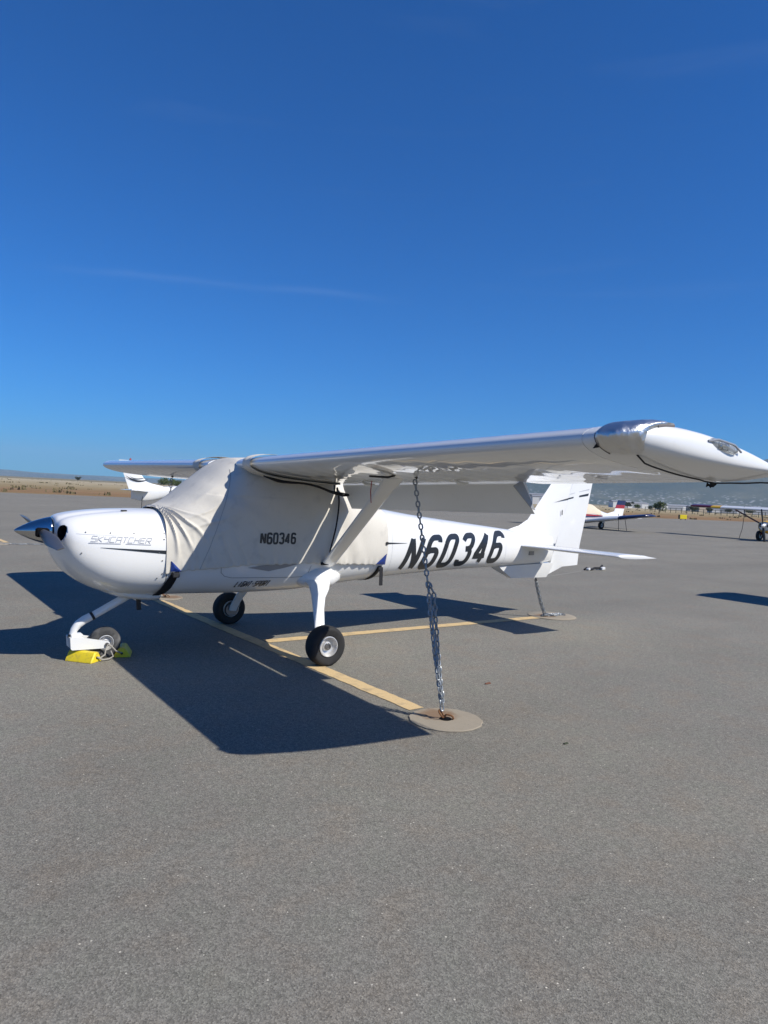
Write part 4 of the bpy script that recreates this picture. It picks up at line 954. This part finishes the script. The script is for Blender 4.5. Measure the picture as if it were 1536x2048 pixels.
    for sd in (-1, 1):
        rd = Vector((0, math.cos(pa), math.sin(pa))) * sd; rings = []
        for t, c in ((.08, .07), (.3, .15), (.65, .14), (.95, .09)):
            tw_ = rad(50 - 32 * t); cdv = Vector((1, 0, 0)) * math.sin(tw_) + rd.cross(Vector((1, 0, 0))).normalized() * math.cos(tw_); nd = cdv.cross(rd).normalized()
            rings.append([tuple(Vector((x0 - .09, 0, zs)) + rd * t * .95 + cdv * math.cos(2 * math.pi * k / 10) * c / 2 + nd * math.sin(2 * math.pi * k / 10) * .018) for k in range(10)])
        MB().loft(rings).build('propeller_blade', M['dark'], root, smooth=50)
    for sd in (-1, 1):
        mb = MB(); mb.lathe([(.0, .10), (.02, .10)], 16, 'y', c=(x0 + .07, sd * .21 - .01, zs + .02)); 
        mb.v = [(x - .03, y, z) for x, y, z in mb.v]; mb.build('air_inlet', M['inside'], root)
    return root, B

left, LB = small_aircraft('parked_aircraft', (12.9, 27.6, 0), math.pi, 'white high-wing aircraft with dark swoosh on its fin, seen beyond the cowling', 'aircraft', 'high', M['white'], belly=.66, tail=4.75, fin_h=1.25, beacon=True, span=4.9, sweep=1.08, te_sweep=.50, tail_deep=.42)
# swoosh on its fin (faces the camera: its starboard side, +y before the turn)
mb = MB()
def fin_pt(x, z, e=.004): return (x, .052 + e, z)
for (p0, p1, p2, h) in (((4.02, 1.72), (4.55, 1.48), (5.05, 1.86), .075), ((4.15, 1.82), (4.55, 1.64), (4.86, 1.82), .03)):
    vs = []
    for i in range(17):
        t = i / 16; x = (1 - t) ** 2 * p0[0] + 2 * t * (1 - t) * p1[0] + t * t * p2[0]; z = (1 - t) ** 2 * p0[1] + 2 * t * (1 - t) * p1[1] + t * t * p2[1]; w = h * math.sin(math.pi * t) / 2 + .004
        vs += [fin_pt(x, z + w), fin_pt(x, z - w)]
    mb.add(vs, [(2 * i, 2 * i + 1, 2 * i + 3, 2 * i + 2) for i in range(16)])
mb.build('swoosh', M['decal'], left, recalc=False)
tail_line = empty('tie_down_rope', (8.6, 27.5, 0), label='short dark tie-down line under the tail with the swoosh', cat='rope')
MB().tube([(.05, 0, 1.0), (.02, 0, .5), (0, 0, .0)], .014, 6).build('line', M['black'], tail_line)

low, LWB = small_aircraft('low_wing_aircraft', (36.0, 24.2, 0), 0, 'white low-wing aircraft with red and navy trim and cream canopy cover', 'aircraft', 'low', M['white'], belly=.36, tail=4.35, fin_h=1.0, chord=1.9, band=True, cover=True, span=5.0, taper=.35, dihedral=.125, gear_x=.35, track=1.45, wheel_r=.24, fin_bands=[(0, .5, M['white']), (.5, .72, M['crimson']), (.72, 1, M['navy'])], wing_bands=[(0, .62, M['white']), (.62, 1, M['navy'])])
for sd in (-1,):
    r = empty('tie_down_rope', (36.2, 24.2 + sd * 2.9, 0), label='pair of tie-down lines from the low wing to the asphalt', cat='rope')
    mb = MB(); mb.tube([(0, 0, .0), (.05, .1, 1.05)], .016, 6); mb.build('line', M['dark'], r); mb = MB(); mb.tube([(.75, -.05, .0), (.55, .05, 1.05)], .016, 6); mb.build('line', M['dark'], r)

bush, BB = small_aircraft('bush_aircraft', (39.2, 12.85, 0), 0, 'high-wing aircraft with maroon and yellow wing tip and yellow cowling', 'aircraft', 'high', M['white'], belly=.42, tail=4.6, nosewheel=False, span=5.25, taper=0, chord=1.5, dihedral=.012, wing_x=-.5, gear_x=-1.0, track=.75, wheel_r=.28, prop=1.42, strut=M['maroon'], gear_paint=M['maroon'], wing_bands=[(0, .62, M['white']), (.62, .74, M['yellowpaint']), (.74, 1, M['maroon'])])
nose = MB(); nose.loft([[(x, y * 1.02, z) for x, y, z in BB.ring(x, 32, .012) if True] for x in (-1.95, -1.8, -1.5, -1.2)], caps=(False, False))
nose.v = [(x, y, z) for x, y, z in nose.v]; nose.build('cowl_panel', M['yellowpaint'], bush, smooth=55)
r = empty('tie_down_rope', (38.9, 15.1, 0), label='tie-down line from the yellow-banded wing to the asphalt', cat='rope')
mb = MB(); mb.tube([(0, 0, 0), (.0, -.16, .6), (.0, -.22, 1.3), (0, -.2, 1.85)], .014, 6); mb.build('line', M['dark'], r); mb = MB(); mb.box((0, -.22, 1.55), (.05, .05, .40), 0, .01); mb.build('tensioner', M['dark'], r)

neighbour, NB = small_aircraft('neighbour_aircraft', (12.05, -5.75, 0), 0, 'white high-wing aircraft in the next stand whose wing shades the asphalt', 'aircraft', 'high', M['white'], belly=.56, span=4.55, taper=0, chord=1.3, wing_x=-.35, tail=5.0)
for i, (x, y, rz) in enumerate(((-128, 560, .5), (-98, 590, .2))):
    small_aircraft('distant_aircraft', (x, y, 0), math.pi + rz, ['small white aircraft far off on the left skyline, beyond the brush', 'small white aircraft far off with its fin towards the hill, dark nose'][i], 'aircraft', ['high', 'low'][i], M['white'], belly=.9 if i else .62, gear_x=.2, track=1.2)
# ================================================================== far ground cover, trees, buildings, hills
def leaf_mesh(name, c, rx, rz, n, m, size=.25, seed=1):
    r = random.Random(seed); mb = MB()
    blobs = [(Vector((r.uniform(-.6, .6) * rx, r.uniform(-.6, .6) * rx, r.uniform(-.45, .6) * rz)), r.uniform(.35, .6)) for _ in range(9)]
    for i in range(n):
        bc, br = r.choice(blobs); d = Vector((r.gauss(0, 1), r.gauss(0, 1), r.gauss(0, 1))).normalized() * (r.random() ** .4)
        p = Vector(c) + bc + Vector((d.x * br * rx, d.y * br * rx, d.z * br * rz)); a = Vector((r.gauss(0, 1), r.gauss(0, 1), r.gauss(0, 1))).normalized(); b_ = a.orthogonal().normalized(); q = a.cross(b_); s = size * r.uniform(.6, 1.3)
        mb.add([p - b_ * s, p + q * s * .6, p + b_ * s, p - q * s * .6], [(0, 1, 2, 3)])
    return mb
def leaf_nodes(t, b):
    c = mix(t, noise_n(t, coords(t), .8, 3), (.045, .075, .018), (.10, .13, .035)); t.links.new(c, b.inputs['Base Color'])
M['leaf'] = mat('leaves', (.06, .09, .025), .7, nodes=leaf_nodes); M['darkleaf'] = mat('dark_leaves', (.035, .045, .02), .8); M['bark'] = mat('bark', (.09, .07, .05), .9)
def tree(x, y, h, w, label, m='leaf', seed=1, n=1400):
    root = empty('tree', (x, y, -.06), label=label, cat='tree', group='trees along the far edge of the airfield')
    mb = MB(); mb.tube([(0, 0, 0), (.1, 0, h * .3), (.05, .1, h * .62)], [h * .035, h * .028, h * .012], 8)
    rr = random.Random(seed)
    for k in range(5):
        a = rr.uniform(0, 6.28); mb.tube([(.08, 0, h * (.25 + .06 * k)), (math.cos(a) * w * .3, math.sin(a) * w * .3, h * (.5 + .07 * k))], [h * .018, h * .006], 6)
    mb.build('trunk', M['bark'], root); leaf_mesh('crown', (0, 0, h * .62), w * .5, h * .42, n, None, h * .05, seed).build('crown', M[m], root, smooth=0, recalc=False)
def ground_at(px, py_below):                            # place on the field: a bearing given as pixel column of the photo and a range in metres
    d = f_ + r_ * ((px - 768) / 1440); d.z = 0; d.normalize(); return CAM[0] + d.x * py_below, CAM[1] + d.y * py_below
T = [(1318, 190, 2.9, 3.6, 'bright green leafy tree standing alone behind the yellow sign', 'leaf'), (1385, 260, 2.5, 3.6, 'dark bare-looking tree beside the low white buildings', 'darkleaf'), (1300, 330, 2.0, 2.4, 'small dark bush left of the leafy green tree', 'darkleaf'), (1275, 300, 2.4, 3, 'dull green tree beyond the red and navy tail fin', 'leaf'), (1255, 420, 4, 6, 'dark scrub tree beyond the low-wing aircraft', 'darkleaf'), (335, 240, 3.6, 7, 'green bushy tree under the starboard wing beyond the swoosh fin', 'leaf'), (352, 250, 3.2, 5, 'second green bush under the starboard wing beyond the swoosh fin', 'leaf'), (153, 560, 3.4, 4.6, 'lone dark bush on the left skyline', 'darkleaf'), (1420, 340, 2.6, 4, 'dark tree under the maroon wing tip', 'darkleaf'), (1460, 390, 2.8, 5, 'dark tree behind the tie-down line of the bush aircraft', 'darkleaf'), (1500, 370, 2.6, 6, 'dark tree behind the strut of the bush aircraft', 'darkleaf')]
for i, (px, dist, h, w, lab, m_) in enumerate(T):
    x, y = ground_at(px, dist); tree(x, y, h, w, lab, m_, i + 3, 1500)
M['bld'] = [mat('pale_wall', (.62, .62, .60), .8), mat('tan_wall', (.42, .36, .28), .85), mat('grey_roof', (.25, .26, .28), .7)]
B_ = [(1090, 420, 16, 6, 4.5), (1068, 430, 12, 6, 5.5), (1240, 520, 14, 7, 4), (1265, 560, 20, 8, 3.6), (1425, 430, 20, 8, 3.0), (1452, 400, 16, 7, 2.6), (1478, 460, 22, 8, 3.4), (1512, 420, 18, 8, 3.0), (1535, 470, 20, 8, 3.6), (1345, 600, 24, 9, 3.2), (1398, 560, 16, 7, 3.0)]
HL = ['pale hangar seen between the flap end and the white fin', 'tan hangar close behind the lowered flap of the white aircraft', 'pale hangar beyond the nose of the low-wing aircraft', 'pale hangar beyond the red and navy tail fin', 'tan hangar under the maroon wing tip', 'pale hangar under the yellow wing band', 'pale hangar beyond the tie-down line of the yellow-banded wing', 'tan hangar beyond the strut of the yellow-nosed aircraft', 'pale hangar beyond the propeller of the yellow-nosed aircraft', 'long pale hangar beyond the bright green leafy tree', 'tan hangar between the yellow sign and the maroon wing tip']
for i, (px, dist, w, d, h) in enumerate(B_):
    x, y = ground_at(px, dist); root = empty('hangar', (x, y, -.06), rad(-33 + rnd.uniform(-8, 8)), label=HL[i], cat='hangar', group='far hangars')
    MB().box((0, 0, h / 2), (w, d, h)).build('wall', M['bld'][0 if i % 3 != 1 else 1], root, smooth=0)
    MB().loft([[(s * (w / 2 + .3), -d / 2 - .3, h), (s * (w / 2 + .3), 0, h + d * .12), (s * (w / 2 + .3), d / 2 + .3, h), (s * (w / 2 + .3), 0, h - .05)] for s in (-1, 1)]).build('roof', M['bld'][2], root, smooth=0)
    mb = MB(); mb.box((0, -d / 2 - .03, h * .42), (w * .5, .08, h * .8)); mb.build('door', M['greypaint'], root, smooth=0)
# yellow taxiway sign
x, y = ground_at(1367, 104); sg = empty('taxiway_sign', (x, y, -.06), rad(-32), label='small yellow taxiway sign at the edge of the brown field', cat='sign')
mb = MB(); mb.box((0, 0, .48), (.95, .16, .55), 0, .03); mb.build('panel', mat('sign_yellow', (.80, .62, .01), .5), sg); mb = MB(); mb.box((-.56, 0, .48), (.16, .18, .56), 0, .02); mb.build('end_cap', M['dark'], sg)
for s in (-.3, .3): mb = MB(); mb.tube([(s, 0, 0), (s, 0, .25)], .05, 8); mb.build('post', M['dark'], sg)
# perimeter fence on the right: posts and rails
fr = empty('fence', (*ground_at(1400, 240), -.06), label='long low dark perimeter fence beyond the brown verge', cat='fence')
a = Vector((*ground_at(1290, 250), 0)); b_ = Vector((*ground_at(1600, 225), 0)); o = Vector((fr.location.x, fr.location.y, 0)); nP = 26
post = MB().box((0, 0, .8), (.12, .12, 1.6)).mesh('post', M['darkleaf'], 0)
for i in range(nP + 1): inst('post', post, fr, a.lerp(b_, i / nP) - o)
for z in (.8, 1.45): mb = MB(); mb.tube([a - o + Vector((0, 0, z)), b_ - o + Vector((0, 0, z))], .06, 4); mb.build('rail', M['darkleaf'], fr)
# scrub in the field
mb = MB(); r2 = random.Random(5)
for i in range(480):
    px = r2.uniform(-200, 1750); dist = 80 * (1 + 7 * r2.random() ** 1.6); x, y = ground_at(px, dist)
    if y < EDGE(x) + 4: continue
    s = r2.uniform(.12, .40)
    for k in range(9):
        q = Vector((x + r2.gauss(0, s * 1.5), y + r2.gauss(0, s * 1.5), -.06)); h = s * r2.uniform(.5, 1.1); t = r2.uniform(0, 3.1); d = Vector((math.cos(t), math.sin(t), 0)) * s * .5
        mb.add([q - d, q + d, q + d * .3 + Vector((0, 0, h)), q - d * .5 + Vector((0, 0, h * .9))], [(0, 1, 2, 3)])
def scrub_nodes(t, b):
    c = mix(t, noise_n(t, coords(t), .15, 3), (.07, .075, .03), (.17, .13, .07)); t.links.new(c, b.inputs['Base Color'])
sc_ = mb.build('scrub', mat('scrub', (.1, .09, .05), .95, nodes=scrub_nodes), None, smooth=0, recalc=False); tag(sc_, label='low dry scrub and weeds scattered over the field', cat='scrub', kind='stuff')
# small debris
dl = MB(); dl.loft([[(-.035, -.01, .004), (.03, -.014, .003), (.04, .01, .004), (-.02, .016, .003)], [(-.03, -.006, .012), (.026, -.01, .010), (.034, .006, .014), (-.02, .012, .009)]])
lf = dl.build('dead_leaf', mat('leaf_brown', (.14, .06, .035), .9), None); lf.location = (2.606, -2.245, 0); tag(lf, label='small curled brown leaf lying alone on the asphalt', cat='leaf')
lf2 = MB().loft([[(-.02, -.008, .003), (.02, -.01, .003), (.024, .008, .003), (-.016, .01, .003)], [(-.016, -.005, .009), (.016, -.007, .008), (.02, .005, .010), (-.014, .008, .007)]]).build('twig', M['darkleaf'], None); lf2.location = (2.02, -3.6, 0); tag(lf2, label='tiny dark scrap on the asphalt near the right side', cat='debris')

# hills
def hill_nodes(t, b):
    v = coords(t); n = noise_n(t, coords(t, (.0011, .0011, .0022)), 1, 6, .65)
    c = ramp(t, n, [(.35, (.035, .045, .024)), (.5, (.075, .075, .042)), (.62, (.17, .15, .085))])
    s = N(t, 'ShaderNodeSeparateXYZ'); t.links.new(coords(t), s.inputs[0])
    town = N(t, 'ShaderNodeTexVoronoi', Scale=.05); t.links.new(v, town.inputs['Vector'])
    low = N(t, 'ShaderNodeMapRange'); low.inputs['From Min'].default_value = 90; low.inputs['From Max'].default_value = 50; t.links.new(s.outputs[2], low.inputs[0])
    dots = mix(t, 1.0, ramp(t, town.outputs['Distance'], [(.32, (1, 1, 1)), (.42, (0, 0, 0))]), ramp(t, town.outputs['Color'], [(.45, (0, 0, 0)), (.6, (1, 1, 1))]), 'MULTIPLY')
    f = mix(t, 1.0, dots, low.outputs[0], 'MULTIPLY'); c = mix(t, f, c, (.30, .295, .28)); t.links.new(c, b.inputs['Base Color'])
M['hill'] = mat('hillside', (.07, .07, .04), .95, spec=.1, nodes=hill_nodes)
def hills():
    mb = MB(); na, nr = 220, 26; base = math.atan2(f_.y, f_.x); rows = []
    prof = Curve([(-1.3, 30), (-.9, 34), (-.62, 40), (-.50, 62), (-.45, 50), (-.36, 48), (-.2, 45), (.0, 90), (.2, 210), (.35, 275), (.5, 310), (.8, 320), (1.3, 300)])
    for j in range(nr):
        t = j / (nr - 1); row = []
        for i in range(na + 1):
            off = -1.25 + 2.5 * i / na; a = base - off; far = 1 / (1 + math.exp((off + .12) * 12)); R0 = 3300 + 250 * math.sin(off * 3) + 4200 * far; R = R0 + t * 1700
            H = float(prof(off)[0]); e = math.sin(math.pi / 2 * min(1, t * 1.35)) ** 1.25
            nz = noise.fractal(Vector((off * 6, t * 3.2, .3)), 1.0, 2.1, 6); rid = noise.fractal(Vector((off * 22, t * 5, 2)), 1.0, 2.0, 4)
            z = H * e * (1 + .14 * nz * t + .09 * rid * min(1, t * 2)) - (20 if t == 0 else 0)
            row.append((CAM[0] + R * math.cos(a), CAM[1] + R * math.sin(a), z - (150 if j == nr - 1 else 0)))
        rows.append(row)
    mb.loft(rows, closed=False, caps=(False, False)); o = mb.build('hills', M['hill'], None, smooth=180); tag(o, kind='structure')
hills()

# ------------------------------------------------------------------ haze
hz = MB().box((0, 0, 205), (24000, 24000, 420)).build('haze', None, None, smooth=0)
hz.data.materials.clear()
hm = bpy.data.materials.new('air'); hm.use_nodes = True; t = hm.node_tree; t.nodes.clear(); pv = t.nodes.new('ShaderNodeVolumePrincipled'); ou = t.nodes.new('ShaderNodeOutputMaterial')
pv.inputs['Density'].default_value = 1.05e-4; pv.inputs['Color'].default_value = (.52, .77, 1, 1); pv.inputs['Anisotropy'].default_value = .0
t.links.new(pv.outputs[0], ou.inputs['Volume']); hz.data.materials.append(hm)
tag(hz, label='thin blue haze filling the air over the airfield', cat='haze', kind='stuff')
